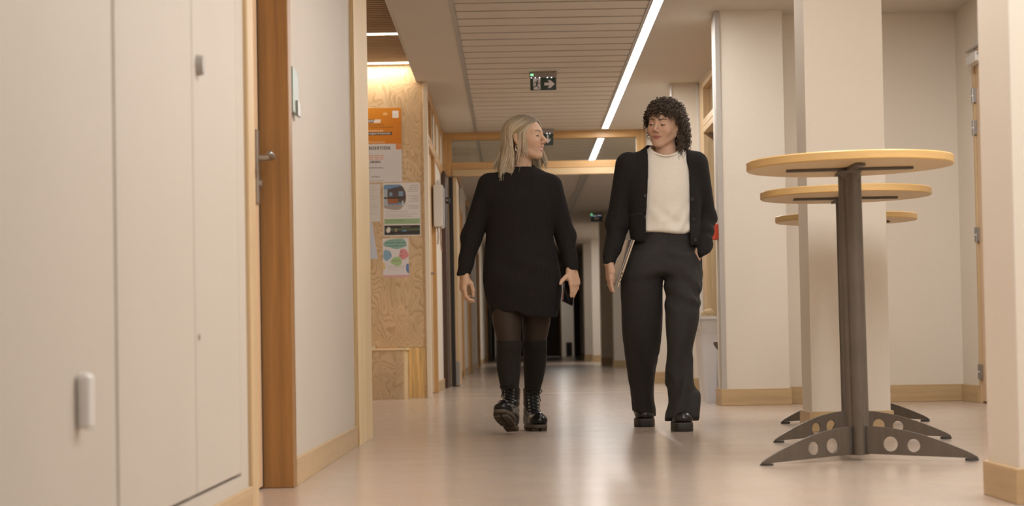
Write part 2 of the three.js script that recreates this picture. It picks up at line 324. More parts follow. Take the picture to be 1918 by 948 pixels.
// ---- left wall between the lounge and the transom
{
  const X = -0.735;
  struct('wall_left_middle', [bx(-1.0, X, 0, CEIL, 18.0, 20.3), bx(-1.0, X, 0, 0.0 + 2.0, 16.42, 16.6), bx(-1.0, X - 0.12, 0, CEIL, 16.4, 18.0), bx(-1.0, X, 2.6, CEIL, 16.4, 18.0)], M.wall, 'narrow cream wall between the poster wall and the transom', 'wall');
  struct('baseboard_left_middle', bx(X, X + 0.012, 0, 0.1, 18.0, 19.6, 0.002, true), M.skirting, 'wooden skirting below the white wall box', 'skirting');
  const t = structGroup('door_2', 'side door with honey wood frame and glazed transom beyond the posters', 'door');
  mesh('frame', [bx(X - 0.1, X + 0.014, 0, 2.2, 16.6, 16.7, 0.003), bx(X - 0.1, X + 0.014, 0, 2.2, 17.88, 18.0, 0.003), bx(X - 0.1, X + 0.014, 2.16, 2.25, 16.45, 20.25, 0.003, true), bx(X - 0.1, X + 0.014, 2.57, CEIL, 16.45, 20.25, 0.003, true),
    ...[16.45, 17.3, 18.3, 19.25, 20.15].map(d => bx(X - 0.05, X + 0.012, 2.25, 2.57, d, d + 0.08, 0.003))], M.frameWood, t);
  mesh('door_leaf', bx(X - 0.06, X - 0.02, 0.01, 2.16, 16.7, 17.88), M.frameLight, t);
  mesh('transom_panel', bx(X - 0.03, X - 0.022, 2.25, 2.57, 16.5, 20.2), M.darkPanel, t);
  mesh('latch', cyl(0.01, 0.01, 0.05, X, 1.07, -17.2, 12, 'x'), M.steel, t);
  const b = thing('wall_box', 'white metal wall box with hanging cables left of the open door', 'wall box', -0.735, 0, 17.9);
  mesh('body', bx(0, 0.085, 1.52, 1.90, -0.12, 0.22, 0.006), M.whiteMetal, b);
  mesh('lid_rim', bx(0.085, 0.092, 1.53, 1.89, -0.10, 0.2, 0.003), mat(0x8b8782, 0.4), b);
  mesh('conduit', bx(0.025, 0.06, 1.90, 1.95, -0.02, 0.05, 0.004), M.whiteMetal, b);
  mesh('cable', [tube([V(0.03, 1.52, 0.0), V(0.035, 1.44, 0.02), V(0.03, 1.36, 0.01)], 0.006, 10, 6), tube([V(0.06, 1.52, 0.03), V(0.055, 1.42, 0.02), V(0.065, 1.3, 0.03)], 0.006, 10, 6)], mat(0xa98a7a, 0.5), b);
  const bl = bx(X, X + 0.045, 0, 2.19, 19.62, 20.28, 0.003);
  const dd = structGroup('door_3', 'dark brown folded back door panel beside the transom', 'door'); mesh('panel', bl, M.darkWood, dd);
  const k = thing('door_holder', 'small black door holder on the dark brown panel', 'door holder', -0.685, 1.9, 19.75);
  mesh('body', bx(-0.01, 0.035, -0.03, 0.03, -0.03, 0.03, 0.01), mat(0x151413, 0.4), k); mesh('magnet', cyl(0.012, 0.012, 0.02, 0.01, 0, 0.035, 12, 'z'), M.steel, k);
}
// ---- glazed transom across the corridor
{
  const D = 20.3, t = structGroup('window_1', 'honey wood transom with a clear pane spanning the corridor', 'transom window');
  mesh('frame', [bx(-0.735, -0.64, 2.192, CEIL, D, D + 0.1, 0.003), bx(1.29, 1.385, 0, CEIL, D, D + 0.1, 0.003)], M.frameWood, t);
  mesh('top_rail', bx(-0.64, 1.29, 2.572, CEIL, D, D + 0.1, 0.004, true), M.frameWood, t);
  mesh('glazing_bead', bx(-0.64, 1.29, 2.262, 2.337, D - 0.004, D + 0.1, 0.004, true), M.frameWood, t);
  mesh('head_rail', bx(-0.64, 1.29, 2.192, 2.26, D - 0.012, D + 0.1, 0.004, true), M.frameLight, t);
  mesh('pane', bx(-0.64, 1.29, 2.337, 2.572, D + 0.045, D + 0.051), M.glass, t);
  const l = structGroup('door_4', 'open fire door seen edge on, with a dark seal strip', 'door');
  mesh('leaf', bx(-0.688, -0.598, 0.008, 2.185, D + 0.04, D + 0.95, 0.003), M.frameLight, l);
  mesh('edge_seal', bx(-0.676, -0.634, 0.008, 2.185, D + 0.032, D + 0.045), M.darkLeaf, l);
  mesh('kick_plate', bx(-0.632, -0.596, 0.02, 0.26, D + 0.034, D + 0.2), M.steel, l);
}
// ---- right side: pier with the wooden doorway, bay walls
const PX = 1.372;
{
  struct('wall_pier', [bx(PX + 0.012, 1.822, 0, CEIL, 13.04, 13.4)], M.wall, 'cream wall pier beside the white bin', 'wall');
  struct('trim_3', [bx(PX, PX + 0.014, 0.11, CEIL, 13.03, 13.2, 0.003), bx(PX - 0.004, PX + 0.03, 0.11, CEIL, 13.028, 13.045, 0.003)], mat(0xb5aea6, 0.5), 'white metal corner profile on the cream pier', 'corner profile');
  struct('wall_bay', bx(1.82, 3.2, 0, CEIL, 13.25, 13.5), M.wall, 'cream back wall of the bay behind the tables', 'wall');
  struct('baseboard_bay', [bx(PX - 0.008, 1.834, 0, 0.112, 13.025, 13.041, 0.003, true), bx(PX - 0.008, PX + 0.013, 0, 0.112, 13.04, 13.4, 0.003, true), bx(1.822, 1.834, 0, 0.112, 13.03, 13.25, 0, true), bx(1.83, 3.03, 0, 0.115, 13.235, 13.252, 0.003, true), bx(3.016, 3.031, 0, 0.115, 12.77, 13.25, 0.003, true)], M.skirting, 'light wooden skirting around the bay and its pier', 'skirting');
  struct('wall_right', [bx(3.03, 3.3, 0, CEIL, -3.6, 11.6), bx(3.03, 3.3, 0, CEIL, 12.76, 13.5), bx(3.03, 3.3, 2.33, CEIL, 11.6, 12.76), bx(3.14, 3.3, 0, 2.4, 11.6, 12.76)], M.wall, 'pale side wall of the bay with a wooden door', 'wall');
}
{
  const X = 3.03, t = structGroup('door_5', 'light wooden door with four steel hinges at the far right', 'door');
  mesh('door_leaf', bx(X + 0.005, X + 0.045, 0.012, 2.255, 11.7, 12.72, 0.002), M.doorLeaf, t);
  mesh('frame', [bx(X - 0.006, X + 0.1, 0, 2.33, 12.725, 12.77, 0.003), bx(X - 0.006, X + 0.1, 2.26, 2.33, 11.6, 12.725, 0.003, true), bx(X - 0.006, X + 0.1, 0, 2.33, 11.6, 11.69, 0.003)], M.frameLight, t);
  for (const y of [2.01, 1.80, 1.10, 0.205]) { const h = mesh('hinge', [cyl(0.011, 0.011, 0.045, X - 0.012, y + 0.026, -12.73, 14), cyl(0.011, 0.011, 0.045, X - 0.012, y - 0.026, -12.73, 14), bx(X - 0.012, X + 0.004, y - 0.045, y + 0.045, 12.70, 12.73)], M.steel, t); mesh('hinge_ring', cyl(0.012, 0.012, 0.006, X - 0.012, y, -12.73, 14), mat(0xe8e4de, 0.4), h); }
  const c = thing('door_closer', 'grey door closer on the wooden door at the far right', 'door closer', X, 2.235, 12.45);
  mesh('body', bx(-0.062, 0.0, -0.035, 0.03, -0.02, 0.25, 0.008), M.whiteMetal, c);
  mesh('arm', [bx(-0.055, -0.03, 0.055, 0.066, -0.3, 0.28, 0.002), bx(-0.05, -0.035, 0.03, 0.056, 0.1, 0.12)], M.aluminium, c);
  mesh('screw', [cyl(0.009, 0.009, 0.004, -0.045, 0.012, 0.021, 12, 'z'), cyl(0.009, 0.009, 0.004, -0.02, -0.008, 0.021, 12, 'z')], M.steel, c);
}
// two square pillars
for (const [x, d, w, l, n, label] of [[1.397, 9.27, 0.376, 0.3, 1, 'square cream pillar standing behind the two front bar tables'], [1.317, 5.14, 0.376, 0.34, 2, 'square cream pillar in the right foreground, cut by the frame']]) {
  const t = structGroup('pillar', label, 'pillar');
  mesh('shaft', bx(x, x + w, 0.09, CEIL, d, d + l, 0.004), M.wall, t);
  mesh('baseboard', [bx(x - 0.012, x + w + 0.012, 0, 0.095, d - 0.012, d + l + 0.012, 0.003, true)], M.skirting, t);
}
// ---- wooden doorway behind the pier and the pier beyond it
{
  const X = 1.6;
  struct('wall_doorway', [bx(X, 2.6, 2.62, CEIL, 13.4, 16.6), bx(2.3, 2.6, 0, CEIL, 13.4, 16.9), bx(1.376, 2.6, 0, CEIL, 16.7, 16.95), bx(X, 1.9, 0, CEIL, 16.9, 20.4), bx(1.38, 1.9, 0, CEIL, 20.32, 20.5)], M.wall, 'cream pier and wall beyond the wooden doorway on the right', 'wall');
  struct('trim_4', [bx(1.366, 1.378, 0.1, CEIL, 16.69, 16.75, 0.002), bx(1.588, 1.606, 0, CEIL, 16.685, 16.70, 0.002)], M.whiteMetal, 'white corner profiles on the pier behind the curly haired woman', 'corner profile');
  struct('baseboard_doorway', [bx(1.37, 1.6, 0, 0.115, 16.684, 16.70, 0.003, true), bx(1.588, 1.6, 0, 0.115, 16.95, 20.3, 0.003, true), bx(1.39, 1.6, 0, 0.115, 20.305, 20.32, 0.003, true)], M.skirting, 'wooden skirting on the pier behind the curly haired woman', 'skirting');
  const t = structGroup('door_6', 'wooden doorway with high transom between the two cream piers', 'doorway');
  mesh('frame', [bx(X + 0.005, X + 0.1, 0, 2.62, 16.35, 16.685, 0.003), bx(X + 0.005, X + 0.1, 2.56, 2.62, 13.5, 16.35, 0.003, true), bx(X + 0.005, X + 0.1, 0, 2.62, 13.42, 13.52, 0.003)], M.frameLight, t);
  mesh('head_rail', [bx(X + 0.002, X + 0.1, 2.18, 2.228, 13.52, 16.35, 0.003, true), bx(X + 0.002, X + 0.1, 2.232, 2.29, 13.52, 16.35, 0.003, true)], M.frameLight, t);
  mesh('transom_panel', bx(X + 0.06, X + 0.075, 2.29, 2.56, 13.52, 16.35), M.darkPanel, t);
  const lf = mesh('open_leaf', bx(X + 0.1, X + 0.16, 0.01, 2.17, 16.2, 16.34, 0.003), M.darkLeaf, t);
  for (const [y0, y1] of [[1.62, 1.95], [0.93, 1.12]]) mesh('lock_plate', bx(X + 0.118, X + 0.142, y0, y1, 16.195, 16.202, 0.002), M.steel, lf);
  mesh('bracket', bx(X + 0.05, X + 0.1, 2.155, 2.178, 16.3, 16.35, 0.002), M.steel, t);
}
// ---- the far corridor
{
  const X = -0.72;
  struct('wall_left_far', [bx(-1.0, X, 0, CEIL, 20.4, 61)], M.wall, 'left wall of the far corridor with a row of wooden doors', 'wall');
  struct('baseboard_left_far', [bx(X, X + 0.012, 0, 0.1, 21.5, 57)], M.skirting, 'skirting of the far corridor on the left', 'skirting');
  for (const [d0, w, m, label] of [[21.9, 1.1, M.frameLight, 'first wooden door along the far corridor on the left'], [24.6, 1.15, M.frameWood, 'second wooden door along the far corridor on the left'], [29.0, 1.2, M.darkWood, 'dark wooden door midway along the far corridor'], [36.0, 1.3, M.frameWood, 'distant honey wood door on the left of the far corridor'], [46, 1.6, M.frameLight, 'last pale door on the left of the far corridor']]) {
    const t = structGroup('door', label, 'door'); t.name = 'door_' + (7 + [21.9, 24.6, 29.0, 36.0, 46].indexOf(d0));
    mesh('frame', [bx(X, X + 0.035, 0, 2.2, d0, d0 + 0.1), bx(X, X + 0.035, 0, 2.2, d0 + w, d0 + w + 0.1), bx(X, X + 0.03, 2.13, 2.2, d0, d0 + w), bx(X, X + 0.03, 2.5, 2.58, d0, d0 + w)], M.frameWood, t);
    mesh('door_leaf', bx(X, X + 0.012, 0.01, 2.13, d0 + 0.1, d0 + w), m, t);
    mesh('transom_panel', bx(X, X + 0.01, 2.2, 2.5, d0, d0 + w), mat(0x6d5a45, 0.3), t);
  }
  tag(mesh('notice_board', bx(X + 0.013, X + 0.05, 0.1, 1.52, 23.1, 24.0, 0.004), M.whiteMetal), 'white panel standing against the left wall beyond the transom', 'panel');
  struct('wall_right_far', [bx(3.1, 3.3, 0, CEIL, 20.4, 61), bx(1.6, 3.2, 0, CEIL, 20.5, 22.0), bx(1.63, 3.2, 0, CEIL, 32.6, 33.1), bx(2.05, 3.2, 0, CEIL, 33.1, 35.9), bx(1.55, 3.2, 0, CEIL, 44.0, 44.6), bx(1.66, 3.2, 0, CEIL, 50.0, 50.5), bx(1.95, 3.2, 0, CEIL, 50.5, 57.1)], M.wall, 'right wall of the far corridor with shallow piers', 'wall');
  struct('wall_right_pier', bx(1.57, 3.2, 0, CEIL, 35.9, 36.3), M.wall, 'middle narrow pier in the far corridor on the right', 'wall');
  struct('wall_right_deep', bx(1.645, 3.2, 0, CEIL, 41.9, 42.2), M.wall, 'deepest narrow pier in the far corridor on the right', 'wall');
  struct('baseboard_right_far', [bx(1.615, 1.95, 0, 0.115, 32.585, 32.6), bx(1.56, 1.92, 0, 0.14, 35.88, 35.9), bx(1.635, 1.92, 0, 0.14, 41.88, 41.9), bx(1.54, 1.92, 0, 0.14, 43.98, 44.0), bx(1.65, 1.92, 0, 0.14, 49.98, 50.0), bx(1.585, 1.6, 0, 0.115, 20.5, 22)], M.skirting, 'wooden skirtings on the piers of the far corridor', 'skirting');
  struct('wall_end', [bx(-1.0, -0.86, 0, CEIL, 57, 57.2), bx(1.9, 2.1, 0, CEIL, 57, 57.2), bx(-0.86, 1.9, 2.25, CEIL, 57, 57.2), bx(-1.0, 3.3, 0, CEIL, 60.6, 60.9)], M.wall, 'end wall of the far corridor', 'wall');
  const e = structGroup('door_12', 'double door with dark frame at the far end of the corridor', 'door');
  mesh('frame', [bx(-0.72, -0.62, 0, 2.25, 56.9, 57.1), bx(1.69, 1.9, 0, 2.25, 56.9, 57.1), bx(-0.62, 1.69, 2.15, 2.25, 56.9, 57.1)], M.darkWood, e);
  mesh('leaf', [bx(-0.6, 1.28, 0.01, 2.15, 57.6, 57.65)], mat(0x6d6662, 0.6), e);
  mesh('edge_strip', bx(1.28, 1.34, 0, 2.15, 57.58, 57.66), M.frameWood, e);
  tag(mesh('floor_crate', bx(1.50, 1.68, 0, 0.42, 58.6, 58.8, 0.01), mat(0x26242a, 0.6)), 'small dark crate on the floor behind the end door', 'crate');
}
// ---- behind the camera
struct('wall_back', bx(-1.0, 3.3, 0, CEIL, -3.8, -3.6), M.wall, 'cream wall behind the viewpoint', 'wall');
// ================================================================ THINGS
// ---- bar tables: round birch top, clover shaped steel post, three pierced curved feet
M.tableTop = grainWood([214, 186, 142], 0.05, 51, 0.45);
M.tableEdge = grainWood([204, 166, 108], 0.12, 55, 0.4);
M.tableSteel = (() => {
  const t = dataTex(256, 256, (u, v) => { const k = 1 + 0.16 * fbm(u * 5, v * 5, 4, 4) + 0.1 * fbm(u * 60, v * 9, 7, 2); return [99 * k, 90 * k, 81 * k]; });
  return new THREE.MeshStandardMaterial({ map: t, roughness: 0.4, metalness: 0.35 });
})();
function makeTable() {
  const t = new THREE.Group();
  const R = 0.374, y0 = 1.063, y1 = 1.096;
  const prof = [[0, y0 + 0.001], [R - 0.004, y0], [R, y0 + 0.004], [R, y1 - 0.004], [R - 0.004, y1], [0, y1]].map(p => new THREE.Vector2(p[0], p[1]));
  const disc = toCreasedNormals(new THREE.LatheGeometry([prof[0], prof[1]], 72), 0.6), rim = toCreasedNormals(new THREE.LatheGeometry(prof.slice(1, 5), 72), 0.6), upper = toCreasedNormals(new THREE.LatheGeometry([prof[4], prof[5]], 72), 0.6);
  for (const g of [disc, upper]) metricUV(g);
  { const p = rim.attributes.position, uv = rim.attributes.uv; for (let i = 0; i < p.count; i++) uv.setXY(i, p.getY(i) + 0.3, uv.getX(i) * 2 * Math.PI * R); }
  const top = mesh('table_top', [disc, upper], M.tableTop, t); mesh('edge_band', rim, M.tableEdge, top);
  // post: a round core with three half tubes
  mesh('post', [[0, 0.0175], [-0.0185, -0.008], [0.0185, -0.008]].map(([x, z]) => metricUV(cyl(0.0235, 0.0235, 1.03, x, 0.535, z, 32))), M.tableSteel, t);
  for (let k = 0; k < 2; k++) { const g = new THREE.BoxGeometry(0.46, 0.008, 0.035); const q = g.toNonIndexed(); if (k) q.rotateY(Math.PI / 2); q.translate(0, y0 - 0.005 - 0.002 * k, 0); mesh('support_bar', metricUV(q), M.tableSteel, t); }
  mesh('collar', [cyl(0.03, 0.045, 0.03, 0, y0 - 0.026, 0, 24)], M.tableSteel, t);
  for (let k = 0; k < 3; k++) {
    const th = [-Math.PI * 5 / 6, -Math.PI / 6, Math.PI / 2][k];           // two feet towards the corridor's near end, one back
    const f = new THREE.Shape(); const r0 = 0.03, r1 = 0.44, base = 0.024;
    f.moveTo(r0, base); f.lineTo(r1 - 0.004, base - 0.014); f.lineTo(r1, base - 0.010);
    const n = 22; for (let i = 1; i <= n; i++) { const u = i / n, x = lerp(r1, r0, u); f.lineTo(x, base - 0.008 + 0.106 * Math.pow(Math.sin(u * Math.PI / 2), 0.93)); }
    for (const [cx, cr] of [[0.122, 0.0275], [0.208, 0.0245]]) { const h = new THREE.Path(); h.absarc(cx, base + 0.036 - (cx - 0.1) * 0.06, cr, 0, Math.PI * 2, true); f.holes.push(h); }
    const g = new THREE.ExtrudeGeometry(f, { depth: 0.005, bevelEnabled: true, bevelSize: 0.0008, bevelThickness: 0.0008, bevelSegments: 1, curveSegments: 24 });
    g.translate(0, 0, -0.0025); g.rotateY(th);
    const m = mesh('foot', metricUV(toCreasedNormals(g, 0.5)), M.tableSteel, t);
    mesh('glide', cyl(0.024, 0.024, 0.009, Math.cos(th) * 0.418, 0.0046, -Math.sin(th) * 0.418, 16), mat(0x3a3734, 0.5), m);
  }
  return t;
}
const table0 = makeTable();
[[1.238, 7.1, 0.010, 'nearest of three round bar tables, in front of the cream pillar'], [1.472, 8.6, 0.006, 'middle round bar table, between the nearest one and the cream pillar'], [1.772, 10.4, 0, 'farthest round bar table, half hidden behind the cream pillar']].forEach(([x, d, tilt, label], i) => {
  const t = i ? table0.clone() : table0; t.name = numbered('bar_table'); t.position.set(x, 0.0, -d); t.rotation.z = tilt; t.rotation.y = [0, 0.04, -0.05][i]; scene.add(t); tag(t, label, 'bar table', 'bar tables in the bay');
});

// ---- exit signs
function canvasTex(w, h, draw) { const c = document.createElement('canvas'); c.width = w; c.height = h; draw(c.getContext('2d'), w, h); const t = new THREE.CanvasTexture(c); t.colorSpace = THREE.SRGBColorSpace; t.anisotropy = 8; return t; }
function flatPanel(w, h, t = 0.002) { const g = new THREE.BoxGeometry(w, h, t); return g; }
function exitSign(label, x, d, w, h, draw) {
  const t = thing('exit_sign', label, 'exit sign', x, CEIL - 0.001, d);
  mesh('housing', bx(-w / 2 - 0.006, w / 2 + 0.006, -0.045, 0, -0.025, 0.025, 0.004), mat(0x9b938c, 0.35), t);
  const tex = canvasTex(512, Math.round(512 * h / w), draw);
  const pm = new THREE.MeshStandardMaterial({ map: tex, roughness: 0.35 });
  const side = mat(0xd8d4cf, 0.4);
  const g = new THREE.BoxGeometry(w, h, 0.006); g.translate(0, -0.045 - h / 2, 0);
  const m = new THREE.Mesh(g, [side, side, side, side, pm, pm]); m.name = 'sign_face'; m.castShadow = m.receiveShadow = true; t.add(m);
  for (const q of [-0.45, -0.3, -0.14, 0.16, 0.32]) mesh('lamp', cyl(0.004, 0.004, 0.004, q * w, -0.046, 0.014, 10), ledMat(new THREE.Color(0.85, 0.9, 1), 3.5), t);
  mesh('status_light', bx(-w / 2 + 0.004, -w / 2 + 0.026, -0.030, -0.018, -0.027, -0.0245), ledMat(new THREE.Color(0.1, 1, 0.35), 1.6), t);
}
const GREEN = '#2c3a31', PALE = '#d5cbc6';
exitSign('green exit sign with running figure and arrow pointing right', 0.257, 15.85, 0.212, 0.104, (c, w, h) => {
  c.fillStyle = GREEN; c.fillRect(0, 0, w, h);
  c.fillStyle = PALE; c.fillRect(w * 0.11, h * 0.06, w * 0.28, h * 0.88);
  c.fillStyle = GREEN; c.strokeStyle = GREEN; c.lineCap = 'round'; c.lineJoin = 'round';
  c.beginPath(); c.arc(w * 0.285, h * 0.21, h * 0.065, 0, 7); c.fill();
  const poly = (p, lw) => { c.lineWidth = lw * h; c.beginPath(); p.forEach(([x, y], i) => (i ? c.lineTo : c.moveTo).call(c, x * w, y * h)); c.stroke(); };
  poly([[0.265, 0.34], [0.245, 0.55]], 0.13); poly([[0.265, 0.33], [0.19, 0.33], [0.155, 0.47]], 0.05); poly([[0.275, 0.34], [0.315, 0.45], [0.375, 0.46]], 0.05);
  poly([[0.245, 0.56], [0.30, 0.72], [0.335, 0.86]], 0.07); poly([[0.24, 0.56], [0.21, 0.70], [0.115, 0.70]], 0.065); c.fillRect(w * 0.10, h * 0.74, w * 0.03, h * 0.2);
  c.fillStyle = PALE; c.beginPath();
  for (const [i, [x, y]] of [[0.545, 0.40], [0.745, 0.40], [0.675, 0.20], [0.775, 0.20], [0.945, 0.51], [0.775, 0.82], [0.675, 0.82], [0.745, 0.62], [0.545, 0.62]].entries()) (i ? c.lineTo : c.moveTo).call(c, x * w, y * h);
  c.fill();
});
exitSign('green exit sign with downward arrow by the blonde woman\'s face', 0.325, 20.12, 0.19, 0.125, (c, w, h) => {
  c.fillStyle = GREEN; c.fillRect(0, 0, w, h); c.fillStyle = PALE; c.fillRect(w * 0.1, h * 0.12, w * 0.3, h * 0.76);
  c.beginPath(); for (const [i, [x, y]] of [[0.66, 0.12], [0.74, 0.12], [0.74, 0.5], [0.85, 0.42], [0.85, 0.55], [0.70, 0.82], [0.55, 0.55], [0.55, 0.42], [0.66, 0.5]].entries()) (i ? c.lineTo : c.moveTo).call(c, x * w, y * h); c.fill();
});
exitSign('tiny blue green exit sign deep in the far corridor', 1.42, 33.5, 0.2, 0.1, (c, w, h) => { c.fillStyle = '#2d5a66'; c.fillRect(0, 0, w, h); c.fillStyle = PALE; c.fillRect(w * 0.3, h * 0.3, w * 0.4, h * 0.4); });

// ---- posters on the plywood wall
function poster(label, x0, x1, y0, y1, draw, tilt = 0, shape) {
  const w = x1 - x0, h = y1 - y0, t = canvasTex(Math.round(1400 * w), Math.round(1400 * h), draw), paper = mat(0xe6e2df, 0.6);
  const g = new THREE.BoxGeometry(w, h, 0.0015); if (shape) { const p = g.attributes.position; for (let i = 0; i < p.count; i++) shape(p, i, w, h); }
  const m = new THREE.Mesh(g, [paper, paper, paper, paper, new THREE.MeshStandardMaterial({ map: t, roughness: 0.42 }), paper]);
  m.name = numbered('poster'); m.position.set((x0 + x1) / 2, (y0 + y1) / 2, -16.2985); m.rotation.z = tilt; m.castShadow = m.receiveShadow = true; scene.add(m); return tag(m, label, 'poster');
}
const txt = (c, s, x, y, px, col, align = 'left', weight = 'bold') => { c.font = `${weight} ${px}px sans-serif`; c.fillStyle = col; c.textAlign = align; c.textBaseline = 'alphabetic'; c.fillText(s, x, y); };
const lines = (c, x, y, w, n, gap, px, col, align = 'left') => { c.fillStyle = col; let k = 7 + n; for (let i = 0; i < n; i++) { const l = w * (0.62 + 0.38 * Math.abs(Math.sin(k * (i + 1) * 1.7))); let q = 0; while (q < l) { const ww = px * (1.2 + 2.4 * Math.abs(Math.sin(q * 3.1 + i + k))); const e = Math.min(ww, l - q); c.fillRect(align === 'right' ? x - q - e : align === 'center' ? x - l / 2 + q : x + q, y + i * gap, e, px * 0.55); q += ww + px * 0.7; } } };
poster('large orange and white poster reading INSERTION', -1.372, -0.933, 1.809, 2.435, (c, w, h) => {
  const S = w / 0.439, R = w;
  c.fillStyle = '#d8d4d4'; c.fillRect(0, 0, w, h);
  const g = c.createLinearGradient(0, 0, w, h * 0.6); g.addColorStop(0, '#dd9526'); g.addColorStop(1, '#d27a1c'); c.fillStyle = g; c.fillRect(0, 0, w, h * 0.49);
  c.fillStyle = '#d98a56'; c.fillRect(R - 0.048 * S, h * 0.485, 0.048 * S, h * 0.077);
  c.fillStyle = '#d8d4d4'; c.beginPath(); c.roundRect(-20, h * 0.485, R + 20 - 0.05 * S, h * 0.4, 14); c.fill(); c.beginPath(); c.roundRect(R - 0.05 * S, h * 0.562, 0.06 * S, 60, 10); c.fill();
  c.fillStyle = '#ece8e6'; c.fillRect(R - 0.073 * S, h * 0.042, 0.053 * S, h * 0.095); lines(c, R - 0.068 * S, h * 0.09, 0.04 * S, 3, 8, 4, '#c9bfb8');
  c.fillStyle = '#e9b87a'; c.fillRect(R - 0.15 * S, h * 0.065, 0.035 * S, h * 0.035);
  c.fillStyle = '#4a4140'; c.fillRect(0.1 * S, h * 0.155, R - 0.225 * S - 0.1 * S, h * 0.045); txt(c, 'DOIP', R - 0.232 * S, h * 0.192, 0.027 * S, '#f3ece6', 'right');
  c.fillStyle = '#efe3d8'; c.beginPath(); c.moveTo(R - 0.222 * S, h * 0.155); c.lineTo(R - 0.17 * S, h * 0.155); c.lineTo(R - 0.175 * S, h * 0.2); c.lineTo(R - 0.235 * S, h * 0.2); c.fill(); txt(c, '♥', R - 0.2 * S, h * 0.19, 0.02 * S, '#6a5b58', 'center');
  txt(c, 'Tout au long de', R - 0.143 * S, h * 0.238, 0.0205 * S, '#6a3d16', 'right', 'normal'); txt(c, "l'année universitaire", R - 0.067 * S, h * 0.272, 0.0215 * S, '#6a3d16', 'right', 'normal');
  txt(c, 'rencontrez les', R - 0.152 * S, h * 0.318, 0.0205 * S, '#f3ddc4', 'right'); c.fillStyle = '#4a4140'; c.fillRect(R - 0.32 * S, h * 0.326, 0.242 * S, h * 0.04); txt(c, "chargées d'insertion", R - 0.09 * S, h * 0.355, 0.0205 * S, '#f3ece6', 'right');
  txt(c, 'Permanences', R - 0.138 * S, h * 0.472, 0.0235 * S, '#f3ddc4', 'right', 'normal');
  txt(c, 'INSERTION', R - 0.094 * S, h * 0.562, 0.0365 * S, '#2c2a2b', 'right');
  for (let i = 0; i < 3; i++) lines(c, R - 0.215 * S, h * (0.634 + 0.024 * i), 0.13 * S, 1, 10, 0.011 * S, '#d9896a', 'center');
  c.fillStyle = '#5a5252'; c.fillRect(R - 0.265 * S, h * 0.71, 0.088 * S, h * 0.028); txt(c, 'de 10h à 16h', R - 0.22 * S, h * 0.731, 0.014 * S, '#efe9e6', 'center');
  lines(c, R - 0.22 * S, h * 0.795, 0.15 * S, 2, 9, 0.008 * S, '#8f8888', 'center'); lines(c, R - 0.22 * S, h * 0.915, 0.08 * S, 2, 9, 0.008 * S, '#8f8888', 'center'); lines(c, R - 0.22 * S, h * 0.975, 0.14 * S, 1, 9, 0.007 * S, '#a49d9d', 'center');
});
